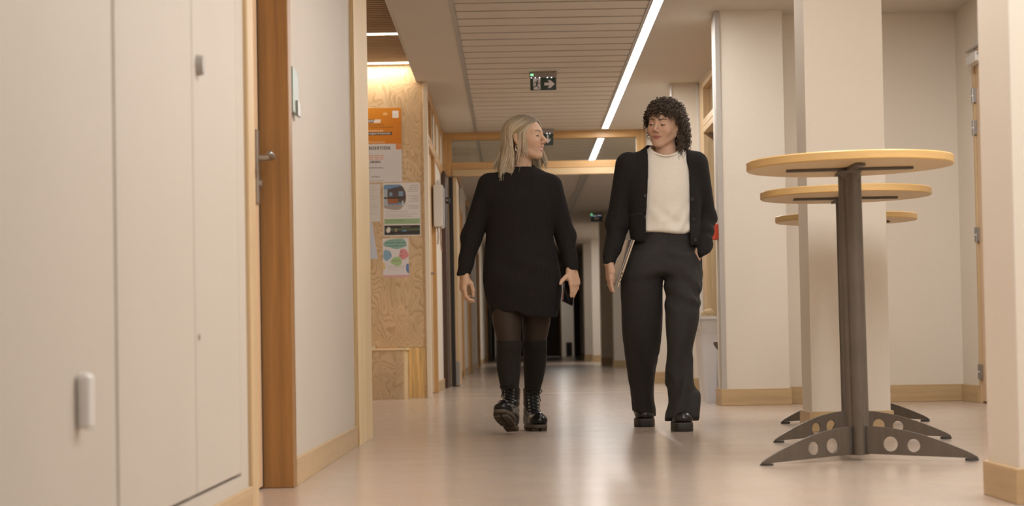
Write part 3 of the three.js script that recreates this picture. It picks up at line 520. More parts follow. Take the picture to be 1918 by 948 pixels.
poster('white sheet with a round photo of a brick building', -1.094, -0.783, 1.356, 1.803, (c, w, h) => {
  c.fillStyle = '#dcd6d1'; c.fillRect(0, 0, w, h);
  c.save(); c.beginPath(); c.moveTo(0.02 * w, 0.05 * h); c.quadraticCurveTo(0.05 * w, 0.03 * h, 0.2 * w, 0.035 * h); c.lineTo(0.46 * w, 0.035 * h); c.bezierCurveTo(0.66 * w, 0.12 * h, 0.68 * w, 0.4 * h, 0.44 * w, 0.505 * h); c.bezierCurveTo(0.25 * w, 0.53 * h, 0.1 * w, 0.48 * h, 0.02 * w, 0.47 * h); c.closePath(); c.clip();
  c.fillStyle = '#6d8fb4'; c.fillRect(0, 0, w, h); c.fillStyle = '#a9b4bd'; c.fillRect(0, 0.12 * h, 0.14 * w, h);
  c.fillStyle = '#5a4f4f'; c.beginPath(); c.moveTo(0.12 * w, 0.12 * h); c.lineTo(0.7 * w, 0.03 * h); c.lineTo(0.7 * w, 0.4 * h); c.lineTo(0.12 * w, 0.33 * h); c.fill();
  c.fillStyle = '#7f97ad'; c.fillRect(0.17 * w, 0.18 * h, 0.08 * w, 0.07 * h); c.fillRect(0.42 * w, 0.16 * h, 0.12 * w, 0.09 * h); c.fillStyle = '#9d633f'; c.fillRect(0.12 * w, 0.30 * h, 0.28 * w, 0.09 * h); c.fillStyle = '#4a3c36'; c.fillRect(0.02 * w, 0.27 * h, 0.7 * w, 0.03 * h);
  c.fillStyle = '#a59b95'; c.beginPath(); c.moveTo(0, 0.42 * h); c.lineTo(w, 0.40 * h); c.lineTo(w, h); c.lineTo(0, h); c.fill(); c.fillStyle = '#c9c4c0'; c.fillRect(0.5 * w, 0.34 * h, 0.05 * w, 0.09 * h); c.restore();
  lines(c, 0.95 * w, 0.05 * h, 0.34 * w, 4, 0.037 * h, 0.018 * w, '#6c6563', 'right'); lines(c, 0.95 * w, 0.245 * h, 0.26 * w, 5, 0.026 * h, 0.013 * w, '#7c7573', 'right'); lines(c, 0.95 * w, 0.43 * h, 0.3 * w, 3, 0.026 * h, 0.013 * w, '#7c7573', 'right');
  lines(c, 0.05 * w, 0.54 * h, 0.65 * w, 1, 10, 0.013 * w, '#6c6563'); lines(c, 0.05 * w, 0.585 * h, 0.85 * w, 3, 0.024 * h, 0.012 * w, '#8a8381');
  c.fillStyle = '#9db58d'; c.fillRect(0.02 * w, 0.675 * h, 0.96 * w, 0.1 * h); lines(c, 0.05 * w, 0.705 * h, 0.55 * w, 1, 9, 0.02 * w, '#4f6047'); lines(c, 0.05 * w, 0.74 * h, 0.85 * w, 1, 9, 0.013 * w, '#6f8565');
  c.fillStyle = '#3c3734'; c.fillRect(0.02 * w, 0.8 * h, 0.96 * w, 0.18 * h); c.fillStyle = '#56604a'; c.fillRect(0.02 * w, 0.855 * h, 0.96 * w, 0.05 * h); c.fillStyle = '#ddd6d0'; c.beginPath(); c.ellipse(0.13 * w, 0.885 * h, 0.055 * w, 0.055 * h, 0.3, 0, 7); c.fill(); c.fillStyle = '#6f9ac0'; c.fillRect(0.5 * w, 0.895 * h, 0.12 * w, 0.02 * h); c.fillStyle = '#b9a98c'; c.fillRect(0.3 * w, 0.865 * h, 0.07 * w, 0.015 * h); c.fillRect(0.3 * w, 0.9 * h, 0.06 * w, 0.015 * h); lines(c, 0.48 * w, 0.83 * h, 0.25 * w, 1, 9, 0.014 * w, '#d9d3cc');
});
poster('small leaflet with green, blue and pink paint blobs', -1.105, -0.887, 1.015, 1.338, (c, w, h) => {
  c.fillStyle = '#dcd7d6'; c.fillRect(0, 0, w, h);
  const blob = (x, y, rx, ry, col) => { c.fillStyle = col; c.beginPath(); for (let i = 0; i <= 40; i++) { const a = i / 40 * 6.2832, k = 1 + 0.07 * Math.sin(3 * a + x * 9) + 0.05 * Math.sin(5 * a); (i ? c.lineTo : c.moveTo).call(c, (x + rx * k * Math.cos(a)) * w, (y + ry * k * Math.sin(a)) * h); } c.fill(); };
  blob(0.5, 0.14, 0.44, 0.13, '#8db3a6'); blob(0.17, 0.44, 0.16, 0.14, '#86aac4'); blob(0.8, 0.42, 0.18, 0.14, '#d98f93'); blob(0.53, 0.6, 0.21, 0.12, '#a8c48e'); blob(0.98, 0.78, 0.1, 0.12, '#6c86b4'); blob(0.02, 0.73, 0.07, 0.1, '#dcc08a'); c.fillStyle = '#d6a9b4'; c.fillRect(0, 0.95 * h, w, 0.05 * h);
  txt(c, 'PARTICIPEZ À UNE ÉTUDE', w / 2, 0.135 * h, 0.068 * w, '#3c5a52', 'center'); txt(c, 'EN PSYCHOLOGIE SOCIALE', w / 2, 0.215 * h, 0.066 * w, '#3c5a52', 'center'); lines(c, w / 2, 0.05 * h, 0.5 * w, 1, 9, 0.025 * w, '#5b756d', 'center'); lines(c, w / 2, 0.565 * h, 0.5 * w, 2, 0.03 * h, 0.02 * w, '#5c6a52', 'center'); lines(c, w / 2, 0.71 * h, 0.75 * w, 3, 0.03 * h, 0.018 * w, '#9b9596', 'center'); lines(c, w / 2, 0.825 * h, 0.6 * w, 1, 9, 0.018 * w, '#9b9596', 'center'); c.fillStyle = '#3d3b40'; c.fillRect(0.29 * w, 0.4 * h, 0.03 * w, 0.03 * h); c.fillRect(0.7 * w, 0.34 * h, 0.03 * w, 0.025 * h); c.fillRect(0.7 * w, 0.45 * h, 0.03 * w, 0.025 * h);
});
poster('plain white text sheet under the orange poster, cut by the facing', -1.33, -1.118, 1.48, 1.796, (c, w, h) => { c.fillStyle = '#d6d0cc'; c.fillRect(0, 0, w, h); lines(c, w * 0.1, h * 0.08, w * 0.8, 12, h * 0.065, w * 0.02, '#aaa3a0'); }, -0.005);
poster('bluish white schedule sheet hanging lowest by the plywood facing', -1.36, -1.145, 1.167, 1.478, (c, w, h) => { c.fillStyle = '#c8ccd6'; c.fillRect(0, 0, w, h); c.fillStyle = '#4a4750'; c.fillRect(w * 0.1, h * 0.19, w * 0.66, h * 0.025); lines(c, w * 0.1, h * 0.07, w * 0.5, 1, 9, w * 0.03, '#7c7a84'); c.fillStyle = '#aeb2bd'; for (let i = 0; i < 14; i++) c.fillRect(w * 0.1, h * (0.26 + i * 0.048), w * 0.75, 2); }, 0.0, (p, i, w, h) => { if (p.getX(i) > 0 && p.getY(i) > 0) p.setX(i, w / 2 - 0.045); });

// ---- fire alarm box on the pier
{
  const t = thing('fire_alarm_box', 'red fire alarm call box on the edge of the cream pier', 'alarm box', PX, 1.168, 13.12);
  mesh('body', bx(-0.046, 0, -0.052, 0.052, -0.05, 0.05, 0.005), mat(0xc8421c, 0.45), t);
  mesh('label_plate', bx(-0.049, -0.045, -0.02, 0.035, -0.035, 0.035, 0.001), mat(0xd8d2cc, 0.4), t);
}
// ---- white bin with clear liner
{
  const t = thing('waste_bin', 'tall white waste bin with clear liner behind the pier', 'waste bin', 1.475, 0, 13.95);
  const W0 = 0.15, W1 = 0.185, L0 = 0.19, L1 = 0.235, H = 0.60;
  const ring = (y, w, l, n = 8, r = 0.035) => { const o = []; for (const [sx, sz, a0] of [[1, 1, 0], [-1, 1, 1], [-1, -1, 2], [1, -1, 3]]) for (let i = 0; i <= n; i++) { const a = (a0 + i / n) * Math.PI / 2; o.push([sx * (w - r) + Math.cos(a) * r, y, sz * (l - r) + Math.sin(a) * r]); } return o; };
  const loft = (rings) => { const pos = [], idx = [], n = rings[0].length; rings.forEach(r => r.forEach(p => pos.push(...p))); for (let i = 0; i < rings.length - 1; i++) for (let k = 0; k < n; k++) { const a = i * n + k, b = i * n + (k + 1) % n; idx.push(a, a + n, b, b, a + n, b + n); } const g = new THREE.BufferGeometry(); g.setAttribute('position', new THREE.Float32BufferAttribute(pos, 3)); g.setIndex(idx); g.computeVertexNormals(); return metricUV(toCreasedNormals(g, 0.8)); };
  const binMat = mat(0xe2e1e4, 0.42, { side: THREE.DoubleSide });
  const wy = y => lerp(W0, W1, y / H), ly = y => lerp(L0, L1, y / H);
  mesh('body', [loft([ring(0, W0 - 0.02, L0 - 0.02), ring(0, W0, L0), ring(0.3, wy(0.3), ly(0.3)), ring(H, W1, L1), ring(H, W1 - 0.006, L1 - 0.006), ring(0.02, W0 - 0.006, L0 - 0.006)]), bx(-W0 + 0.01, W0 - 0.01, 0.01, 0.02, -L0 + 0.01, L0 - 0.01)], binMat, t);
  mesh('rim', loft([ring(H - 0.012, W1 + 0.001, L1 + 0.001), ring(H - 0.012, W1 + 0.008, L1 + 0.008), ring(H + 0.006, W1 + 0.008, L1 + 0.008), ring(H + 0.006, W1 - 0.006, L1 - 0.006)]), binMat, t);
  for (const x of [-0.075, -0.058, -0.041]) mesh('rib', bx(x, x + 0.008, 0.0, 0.41, -L0 - 0.024, -L0 - 0.002, 0.003), binMat, t);
  { // recessed grip showing the brown lining, on the face towards the corridor end
    const s = new THREE.Shape(); s.moveTo(-0.09, 0.44); s.lineTo(0.09, 0.44); s.lineTo(0.085, 0.41); s.lineTo(0.05, 0.365); s.lineTo(0.0, 0.352); s.lineTo(-0.05, 0.365); s.lineTo(-0.085, 0.41); const g = new THREE.ExtrudeGeometry(s, { depth: 0.012, bevelEnabled: true, bevelSize: 0.003, bevelThickness: 0.002, bevelSegments: 1 });
    g.translate(0.0, 0, 0.208); const gm = dataTex(128, 128, (u, v) => { const k = 1 + 0.6 * fbm(u * 8 + v * 5, v * 3, 3, 3); return [96 * k, 84 * k, 72 * k]; }); gm.repeat.set(6, 6); mesh('grip_opening', metricUV(g), new THREE.MeshStandardMaterial({ map: gm, roughness: 0.3 }), t);
  }
  const rings = []; for (let j = 0; j <= 7; j++) { const f = j / 7, y = H + 0.012 - 0.13 * f * f; rings.push(ring(y, W1 + 0.01 + 0.012 * f, L1 + 0.01 + 0.012 * f).map(([x, yy, z], i) => [x + 0.009 * f * Math.sin(i * 2.1 + j), yy - 0.05 * f * Math.max(0, Math.sin(i * 0.55 + 0.5)), z + 0.009 * f * Math.cos(i * 2.7 + j * 1.3)])); }
  rings.unshift(ring(H + 0.012, W1 - 0.008, L1 - 0.008), ); rings.unshift(ring(H - 0.08, W1 - 0.02, L1 - 0.02));
  mesh('liner', loft(rings), new THREE.MeshPhysicalMaterial({ color: 0xf2efe9, roughness: 0.18, transmission: 0.82, thickness: 0, ior: 1.45, side: THREE.DoubleSide }), t);
  const crumple = (sx, sy, sz, seed) => { const g = mergeVertices(new THREE.IcosahedronGeometry(1, 3)); const p = g.attributes.position; for (let i = 0; i < p.count; i++) { const k = 1 + 0.35 * fbm(p.getX(i) * 1.7 + seed, p.getY(i) * 1.7, p.getZ(i) * 1.7, 3); p.setXYZ(i, p.getX(i) * sx * k, p.getY(i) * sy * k, p.getZ(i) * sz * k); } g.computeVertexNormals(); return toCreasedNormals(g.toNonIndexed(), 0.35); };
  const paperM = mat(0xb59a76, 0.85);
  const p1 = mesh('paper_bag', metricUV(crumple(0.055, 0.06, 0.06, 3)), paperM); p1.position.set(1.37, 0.605, -13.86); tag(p1, 'crumpled brown paper sticking out of the white bin', 'waste paper');
  const p2 = mesh('paper_bag', metricUV(crumple(0.075, 0.05, 0.06, 8)), paperM); p2.position.set(1.525, 0.605, -13.9); tag(p2, 'second crumple of brown paper at the bin\'s right edge', 'waste paper');
}
// ================================================================ PEOPLE: distance fields meshed with surface nets
const smin = (a, b, k) => { const h = Math.max(k - Math.abs(a - b), 0) / k; return Math.min(a, b) - h * h * k * 0.25; };
const smax = (a, b, k) => -smin(-a, -b, k);
const cone = (x, y, z, a, b, ra, rb) => {
  const bx_ = b[0] - a[0], by = b[1] - a[1], bz = b[2] - a[2], px = x - a[0], py = y - a[1], pz = z - a[2];
  const t = clamp((px * bx_ + py * by + pz * bz) / (bx_ * bx_ + by * by + bz * bz), 0, 1), dx = px - t * bx_, dy = py - t * by, dz = pz - t * bz;
  return Math.sqrt(dx * dx + dy * dy + dz * dz) - (ra + (rb - ra) * t);
};
const ell = (x, y, z, cx, cy, cz, rx, ry, rz) => { const a = (x - cx) / rx, b = (y - cy) / ry, c = (z - cz) / rz, k0 = Math.sqrt(a * a + b * b + c * c), k1 = Math.sqrt(a * a / rx / rx + b * b / ry / ry + c * c / rz / rz); return k1 < 1e-9 ? -Math.min(rx, ry, rz) : k0 * (k0 - 1) / k1; };
const sph = (x, y, z, cx, cy, cz, r) => Math.sqrt((x - cx) ** 2 + (y - cy) ** 2 + (z - cz) ** 2) - r;
// stack of ellipses along y: rows [y, cx, cz, a, b], y falling; the ends are capped flat
function loftY(rows) {
  const r = rows.slice().sort((p, q) => p[0] - q[0]), n = r.length;
  const at = y => {
    if (y <= r[0][0]) return r[0]; if (y >= r[n - 1][0]) return r[n - 1];
    let i = 0; while (r[i + 1][0] < y) i++;
    const t = (y - r[i][0]) / (r[i + 1][0] - r[i][0]), p0 = r[Math.max(0, i - 1)], p1 = r[i], p2 = r[i + 1], p3 = r[Math.min(n - 1, i + 2)], o = [y];
    for (let k = 1; k < 5; k++) { const m1 = (p2[k] - p0[k]) / (p2[0] - p0[0] || 1) * (p2[0] - p1[0]), m2 = (p3[k] - p1[k]) / (p3[0] - p1[0] || 1) * (p2[0] - p1[0]), t2 = t * t, t3 = t2 * t; o[k] = (2 * t3 - 3 * t2 + 1) * p1[k] + (t3 - 2 * t2 + t) * m1 + (-2 * t3 + 3 * t2) * p2[k] + (t3 - t2) * m2; }
    return o;
  };
  const f = (x, y, z, cap = true) => {
    const s = at(y), u = (x - s[1]) / s[3], v = (z - s[2]) / s[4], l = Math.sqrt(u * u + v * v), g = Math.sqrt((u / s[3]) ** 2 + (v / s[4]) ** 2) / Math.max(l, 1e-6);
    let d = (l - 1) / Math.max(g, 1e-6); if (l < 0.2) d = -Math.min(s[3], s[4]) * 0.8;
    return cap ? Math.max(d, r[0][0] - y, y - r[n - 1][0]) : d;
  };
  f.at = at; return f;
}
function surfaceNet(f, lo, hi, h, color) {
  const nx = Math.ceil((hi[0] - lo[0]) / h) + 1, ny = Math.ceil((hi[1] - lo[1]) / h) + 1, nz = Math.ceil((hi[2] - lo[2]) / h) + 1;
  const v = new Float32Array(nx * ny * nz), id = (i, j, k) => (k * ny + j) * nx + i;
  // coarse pass to skip empty space
  const S = 4, cellR = h * S * 0.9 + h;
  for (let k = 0; k < nz; k += S) for (let j = 0; j < ny; j += S) for (let i = 0; i < nx; i += S) {
    const ie = Math.min(nx, i + S), je = Math.min(ny, j + S), ke = Math.min(nz, k + S);
    const c = f(lo[0] + (i + (S - 1) / 2) * h, lo[1] + (j + (S - 1) / 2) * h, lo[2] + (k + (S - 1) / 2) * h);
    const fill = Math.abs(c) > cellR * 2.2;
    for (let c2 = k; c2 < ke; c2++) for (let b = j; b < je; b++) for (let a = i; a < ie; a++) v[id(a, b, c2)] = fill ? c : f(lo[0] + a * h, lo[1] + b * h, lo[2] + c2 * h);
  }
  const map = new Int32Array(nx * ny * nz).fill(-1), pos = [];
  for (let k = 0; k < nz - 1; k++) for (let j = 0; j < ny - 1; j++) for (let i = 0; i < nx - 1; i++) {
    const q = [v[id(i, j, k)], v[id(i + 1, j, k)], v[id(i, j + 1, k)], v[id(i + 1, j + 1, k)], v[id(i, j, k + 1)], v[id(i + 1, j, k + 1)], v[id(i, j + 1, k + 1)], v[id(i + 1, j + 1, k + 1)]];
    let m = 0; for (let c = 0; c < 8; c++) if (q[c] < 0) m |= 1 << c; if (m === 0 || m === 255) continue;
    let sx = 0, sy = 0, sz = 0, n = 0;
    for (const [a, b] of EDGES) if ((q[a] < 0) !== (q[b] < 0)) { const t = q[a] / (q[a] - q[b]); sx += (a & 1) + ((b & 1) - (a & 1)) * t; sy += (a >> 1 & 1) + ((b >> 1 & 1) - (a >> 1 & 1)) * t; sz += (a >> 2) + ((b >> 2) - (a >> 2)) * t; n++; }
    map[id(i, j, k)] = pos.length / 3; pos.push(lo[0] + (i + sx / n) * h, lo[1] + (j + sy / n) * h, lo[2] + (k + sz / n) * h);
  }
  const idx = [], quad = (a, b, c, d, flip) => { if (a < 0 || b < 0 || c < 0 || d < 0) return; flip ? idx.push(a, c, b, a, d, c) : idx.push(a, b, c, a, c, d); };
  for (let k = 1; k < nz - 1; k++) for (let j = 1; j < ny - 1; j++) for (let i = 1; i < nx - 1; i++) {
    const s = v[id(i, j, k)] < 0;
    if (s !== (v[id(i + 1, j, k)] < 0)) quad(map[id(i, j - 1, k - 1)], map[id(i, j, k - 1)], map[id(i, j, k)], map[id(i, j - 1, k)], !s);
    if (s !== (v[id(i, j + 1, k)] < 0)) quad(map[id(i - 1, j, k - 1)], map[id(i - 1, j, k)], map[id(i, j, k)], map[id(i, j, k - 1)], !s);
    if (s !== (v[id(i, j, k + 1)] < 0)) quad(map[id(i - 1, j - 1, k)], map[id(i, j - 1, k)], map[id(i, j, k)], map[id(i - 1, j, k)], !s);
  }
  const g = new THREE.BufferGeometry(), n = pos.length / 3, nor = new Float32Array(n * 3), e = h * 0.6;
  for (let i = 0; i < n; i++) {
    const x = pos[3 * i], y = pos[3 * i + 1], z = pos[3 * i + 2];
    let a = f(x + e, y, z) - f(x - e, y, z), b = f(x, y + e, z) - f(x, y - e, z), c = f(x, y, z + e) - f(x, y, z - e); const l = Math.hypot(a, b, c) || 1; nor[3 * i] = a / l; nor[3 * i + 1] = b / l; nor[3 * i + 2] = c / l;
  }
  g.setAttribute('position', new THREE.Float32BufferAttribute(pos, 3)); g.setAttribute('normal', new THREE.BufferAttribute(nor, 3)); g.setIndex(idx); metricUV(g);
  if (color) { const c = new Float32Array(n * 3); for (let i = 0; i < n; i++) { const q = color(pos[3 * i], pos[3 * i + 1], pos[3 * i + 2]); c[3 * i] = q[0]; c[3 * i + 1] = q[1]; c[3 * i + 2] = q[2]; } g.setAttribute('color', new THREE.BufferAttribute(c, 3)); }
  return g;
}
const EDGES = [[0, 1], [2, 3], [4, 5], [6, 7], [0, 2], [1, 3], [4, 6], [5, 7], [0, 4], [1, 5], [2, 6], [3, 7]];
const frontZ = (f, x, y, z0 = 0.35, z1 = -0.3) => { for (let z = z0; z > z1; z -= 0.0015) if (f(x, y, z) < 0) return z; return 0; };

// ---- head in its own frame: face towards +z, origin between the ears at eye level
function headField(o) {
  const E = 0.0305;
  return (x, y, z) => {
    const ax = Math.abs(x);
    let d = ell(x, y, z, 0, 0.028, -0.012, 0.0735, 0.084, 0.093);
    if (d > 0.09) return d - 0.05;
    d = smin(d, ell(x, y, z, 0, -0.022, 0.020, 0.060, 0.086, 0.066), 0.03);
    d = smin(d, cone(ax, y, z, [0.050, -0.045, 0.0], [0.017, -0.091, 0.062], 0.022, 0.016), 0.024);
    d = smin(d, sph(x, y, z, 0, -0.094, 0.070, 0.0155), 0.022);
    d = smin(d, sph(ax, y, z, 0.036, -0.030 + o.smile * 0.004, 0.060, 0.0225 + o.smile * 0.002), 0.026);
    d = smin(d, cone(ax, y, z, [0, 0.024, 0.080], [0.038, 0.024, 0.064], 0.010, 0.010), 0.02);
    d = smax(d, -sph(ax, y, z, E, 0.001, 0.104, 0.0165), 0.016);
    d = smin(d, sph(ax, y, z, E, 0.0, 0.0765, 0.0122), 0.0035);
    if (o.lid) d = smin(d, Math.max(sph(ax, y, z, E, 0.0005, 0.0765, 0.0136), o.lidY - y), 0.002);
    d = smin(d, cone(x, y, z, [0, 0.012, 0.085], [0, -0.0225, 0.1065 + o.nose], 0.0068, o.tip), 0.013);
    d = smin(d, sph(ax, y, z, 0.0096, -0.0315, 0.0965 + o.nose * 0.5, 0.0068), 0.010);
    d = smax(d, -sph(ax, y, z, 0.0062, -0.0385, 0.1025 + o.nose * 0.6, 0.0026), 0.003);
    d = smin(d, ell(x, y, z, 0, -0.058, 0.069, 0.032, 0.022, 0.0180), 0.02);
    const cy = -0.0605 + o.smile * 0.0075, w = 0.022 + o.smile * 0.0085, gp = o.gap;
    if (gp > 0) d = smax(d, -ell(x, y - ax * ax * 9 * o.smile, z, 0, -0.0605, 0.094, w * 0.9, gp, 0.012), 0.003);
    d = smin(d, cone(ax, y, z, [w, cy, 0.0815 - o.smile * 0.0025], [0.004, -0.0555 + gp * 0.6, 0.0905 - o.smile * 0.002], 0.0022, o.lipU), 0.004);
    d = smin(d, cone(ax, y, z, [w, cy, 0.0815 - o.smile * 0.0025], [0.004, -0.0655 - gp * 0.7, 0.0885 - o.smile * 0.002], 0.0022, o.lipL), 0.004);
    if (gp > 0) d = Math.min(d, ell(x, y - ax * ax * 7 * o.smile, z, 0, -0.0592, 0.078, w * 0.82, gp * 1.2, 0.0095));
    d = smin(d, Math.max(ell(ax, y, z, 0.0755, -0.010, -0.010 - (y + 0.01) * 0.25, 0.0075, 0.031, 0.0185), -ell(ax, y, z, 0.085, -0.006, -0.004, 0.008, 0.018, 0.010)), 0.006);
    return d;
  };
}
function headColor(o) {
  const skin = o.skin, mixc = (a, b, t) => [lerp(a[0], b[0], t), lerp(a[1], b[1], t), lerp(a[2], b[2], t)];
  return (x, y, z) => {
    const ax = Math.abs(x), E = 0.0305; let c = skin;
    const m = fbm(x * 40, y * 40, z * 40, 2) * 0.07; c = [c[0] * (1 + m), c[1] * (1 + m), c[2] * (1 + m)];
    if (z > 0.02) { c = mixc(c, o.blush, 0.5 * (1 - smooth(0.012, 0.032, Math.hypot(ax - 0.038, y + 0.028)))); c = mixc(c, o.blush, 0.45 * (1 - smooth(0.006, 0.016, Math.hypot(ax, y + 0.028))) * smooth(0.085, 0.1, z)); }
    const w = 0.022 + o.smile * 0.0085, cy = -0.0605 + o.smile * 0.0075, gp = o.gap;
    if (z > 0.06) {
      const l = Math.min(cone(ax, y, z, [w, cy, 0.0815 - o.smile * 0.0025], [0.004, -0.0555 + gp * 0.6, 0.0905 - o.smile * 0.002], 0.0022, o.lipU), cone(ax, y, z, [w, cy, 0.0815 - o.smile * 0.0025], [0.004, -0.0655 - gp * 0.7, 0.0885 - o.smile * 0.002], 0.0022, o.lipL));
      c = mixc(o.lips, c, smooth(0.0010, 0.0030, l));
      if (gp === 0 && ax < w + 0.0035) { const sy = lerp(-0.0605, cy, Math.pow(ax / w, 2)); c = mixc(o.seam, c, smooth(0.0006, 0.0016, Math.abs(y - sy))); }
      if (gp > 0) { const t = ell(x, y - ax * ax * 7 * o.smile, z, 0, -0.0592, 0.078, w * 0.82, gp * 1.2, 0.0095); if (t < 0.0012 && l > 0.0008) c = [0.62, 0.56, 0.48]; }
      const bt = clamp((ax - 0.012) / 0.034, 0, 1), by = 0.0225 + o.browLift + 0.006 * Math.sin(bt * 2.4) - 0.002 * bt, bd = Math.abs(y - by) - 0.0040 * (1 - 0.55 * bt);
      if (ax > 0.011 && ax < 0.047) c = mixc(o.brow, c, smooth(-0.001, 0.0016, bd) * 0.9 + 0.1);
      const ed = sph(ax, y, z, E, 0, 0.0765, 0.0122), up = o.lid ? o.lidY : 0.0040 - ((ax - E) ** 2) * 30, lo = -0.0038 + ((ax - E) ** 2) * 26;
      if (ed < 0.0016 && Math.abs(ax - E) < 0.0125) {
        if (y < up && y > lo) { c = [0.55, 0.51, 0.47]; const gx = Math.sign(x) * E + o.gaze[0], gy = o.gaze[1]; if (Math.hypot(x - gx, y - gy) < 0.0056) c = o.iris; if (Math.hypot(x - gx, y - gy) < 0.0026) c = [0.008, 0.007, 0.006]; }
        if (Math.abs(y - up) < 0.0022) c = o.lash;
        if (Math.abs(y - lo) < 0.0009) c = mixc(c, o.lash, 0.5);
      }
    }
    return c;
  };
}
// rigid frame: local -> person space
function frame(pos, yaw, pitch, roll) {
  const m = new THREE.Matrix4().makeRotationFromEuler(new THREE.Euler(pitch, yaw, roll, 'YXZ')).setPosition(...pos), inv = m.clone().invert(), e = inv.elements;
  return { m, inv, to: (f) => (x, y, z) => f(e[0] * x + e[4] * y + e[8] * z + e[12], e[1] * x + e[5] * y + e[9] * z + e[13], e[2] * x + e[6] * y + e[10] * z + e[14]), pt: (x, y, z) => { const v = V(x, y, z).applyMatrix4(m); return [v.x, v.y, v.z]; } };
}
// ---- hand: wrist W, A along the hand, S towards the thumb side, N out of the palm
function handField(W, A, S, N, curls, thumb) {
  const v = (a, s, n) => [W[0] + A[0] * a + S[0] * s + N[0] * n, W[1] + A[1] * a + S[1] * s + N[1] * n, W[2] + A[2] * a + S[2] * s + N[2] * n];
  const palm = [], fingers = [];
  const kn = [0.083, 0.086, 0.082, 0.075], len = [[0.036, 0.024, 0.018], [0.04, 0.027, 0.019], [0.037, 0.025, 0.018], [0.029, 0.019, 0.016]];
  for (let i = 0; i < 4; i++) {
    const s = 0.0285 - i * 0.019, k = v(kn[i], s, 0.001 * i);
    palm.push([v(0.0, s * 0.55, 0.002), k, 0.0145, 0.0115]);
    let a = kn[i], n = 0.001 * i, ang = 0, p = k; const r = [0.0093, 0.0086, 0.0078, 0.0066].map(q => q * (i === 3 ? 0.86 : 1));
    for (let j = 0; j < 3; j++) { ang += curls[i][j]; const a2 = a + Math.cos(ang) * len[i][j], n2 = n + Math.sin(ang) * len[i][j], q = v(a2, s + (curls[i][3] || 0) * (a2 - kn[i]), n2); fingers.push([p, q, r[j], r[j + 1], i]); p = q; a = a2; n = n2; }
  }
  palm.push([v(0.012, 0.018, 0.008), v(0.05, 0.030, 0.012), 0.014, 0.013]);
  palm.push([v(0.012, -0.018, 0.006), v(0.06, -0.027, 0.006), 0.013, 0.0115]);
  const T = thumb.map(q => v(...q)), tr = [0.0135, 0.0112, 0.0096, 0.0072], th = [];
  for (let j = 0; j < 3; j++) th.push([T[j], T[j + 1], tr[j], tr[j + 1]]);
  const f = (x, y, z) => {
    let p = 1; for (const c of palm) p = smin(p, cone(x, y, z, c[0], c[1], c[2], c[3]), 0.010);
    if (p > 0.14) return p - 0.08;
    let d = p; const best = [1, 1, 1, 1]; for (const c of fingers) best[c[4]] = smin(best[c[4]], cone(x, y, z, c[0], c[1], c[2], c[3]), 0.003);
    for (const b of best) d = smin(d, b, 0.0045);
    let t = 1; for (const c of th) t = smin(t, cone(x, y, z, c[0], c[1], c[2], c[3]), 0.004);
    return smin(d, t, 0.007);
  };
  f.pt = v; return f;
}
const norm3 = a => { const l = Math.hypot(...a); return a.map(q => q / l); };
const cross3 = (a, b) => [a[1] * b[2] - a[2] * b[1], a[2] * b[0] - a[0] * b[2], a[0] * b[1] - a[1] * b[0]];
function handAxes(A, S) { A = norm3(A); const d = A[0] * S[0] + A[1] * S[1] + A[2] * S[2]; S = norm3(S.map((q, i) => q - A[i] * d)); return [A, S]; }
// box with half sizes a, b, c in the frame m
function slab(m, a, b, c) { const e = m.clone().invert().elements; return (x, y, z) => { const u = Math.abs(e[0] * x + e[4] * y + e[8] * z + e[12]) - a, v = Math.abs(e[1] * x + e[5] * y + e[9] * z + e[13]) - b, w = Math.abs(e[2] * x + e[6] * y + e[10] * z + e[14]) - c; return Math.max(u, v, w); }; }
// fabrics
function knit(rgb, rough, seed, scale = 60, amount = 0.2, bump = 0.0012) {
  const t = dataTex(256, 256, (u, v) => { const k = 1 + amount * (fbm(u * 24, v * 24, seed, 3) + 0.5 * noise3(u * 120, v * 120, seed)); return rgb.map(c => c * k); });
  const b = dataTex(256, 256, (u, v) => { const k = 128 + 60 * Math.sin(u * scale * 6.283) * Math.abs(Math.sin(v * scale * 3.1416)) + 50 * fbm(u * 50, v * 50, seed, 2); return [k, k, k]; }, THREE.MirroredRepeatWrapping, false);
  t.repeat.set(4, 4); b.repeat.set(4, 4);
  return new THREE.MeshPhysicalMaterial({ map: t, bumpMap: b, bumpScale: bump, roughness: rough, sheen: 0.25, sheenRoughness: 0.6, sheenColor: new THREE.Color(0.18, 0.17, 0.16), specularIntensity: 0.35 });
}
M.skin = new THREE.MeshPhysicalMaterial({ color: 0xffffff, vertexColors: true, roughness: 0.52, specularIntensity: 0.45, sheen: 0.1 });
M.hair = new THREE.MeshPhysicalMaterial({ color: 0xffffff, vertexColors: true, roughness: 0.5, specularIntensity: 0.45 });
const SKIN_A = [0.60, 0.385, 0.265], SKIN_B = [0.59, 0.375, 0.265];
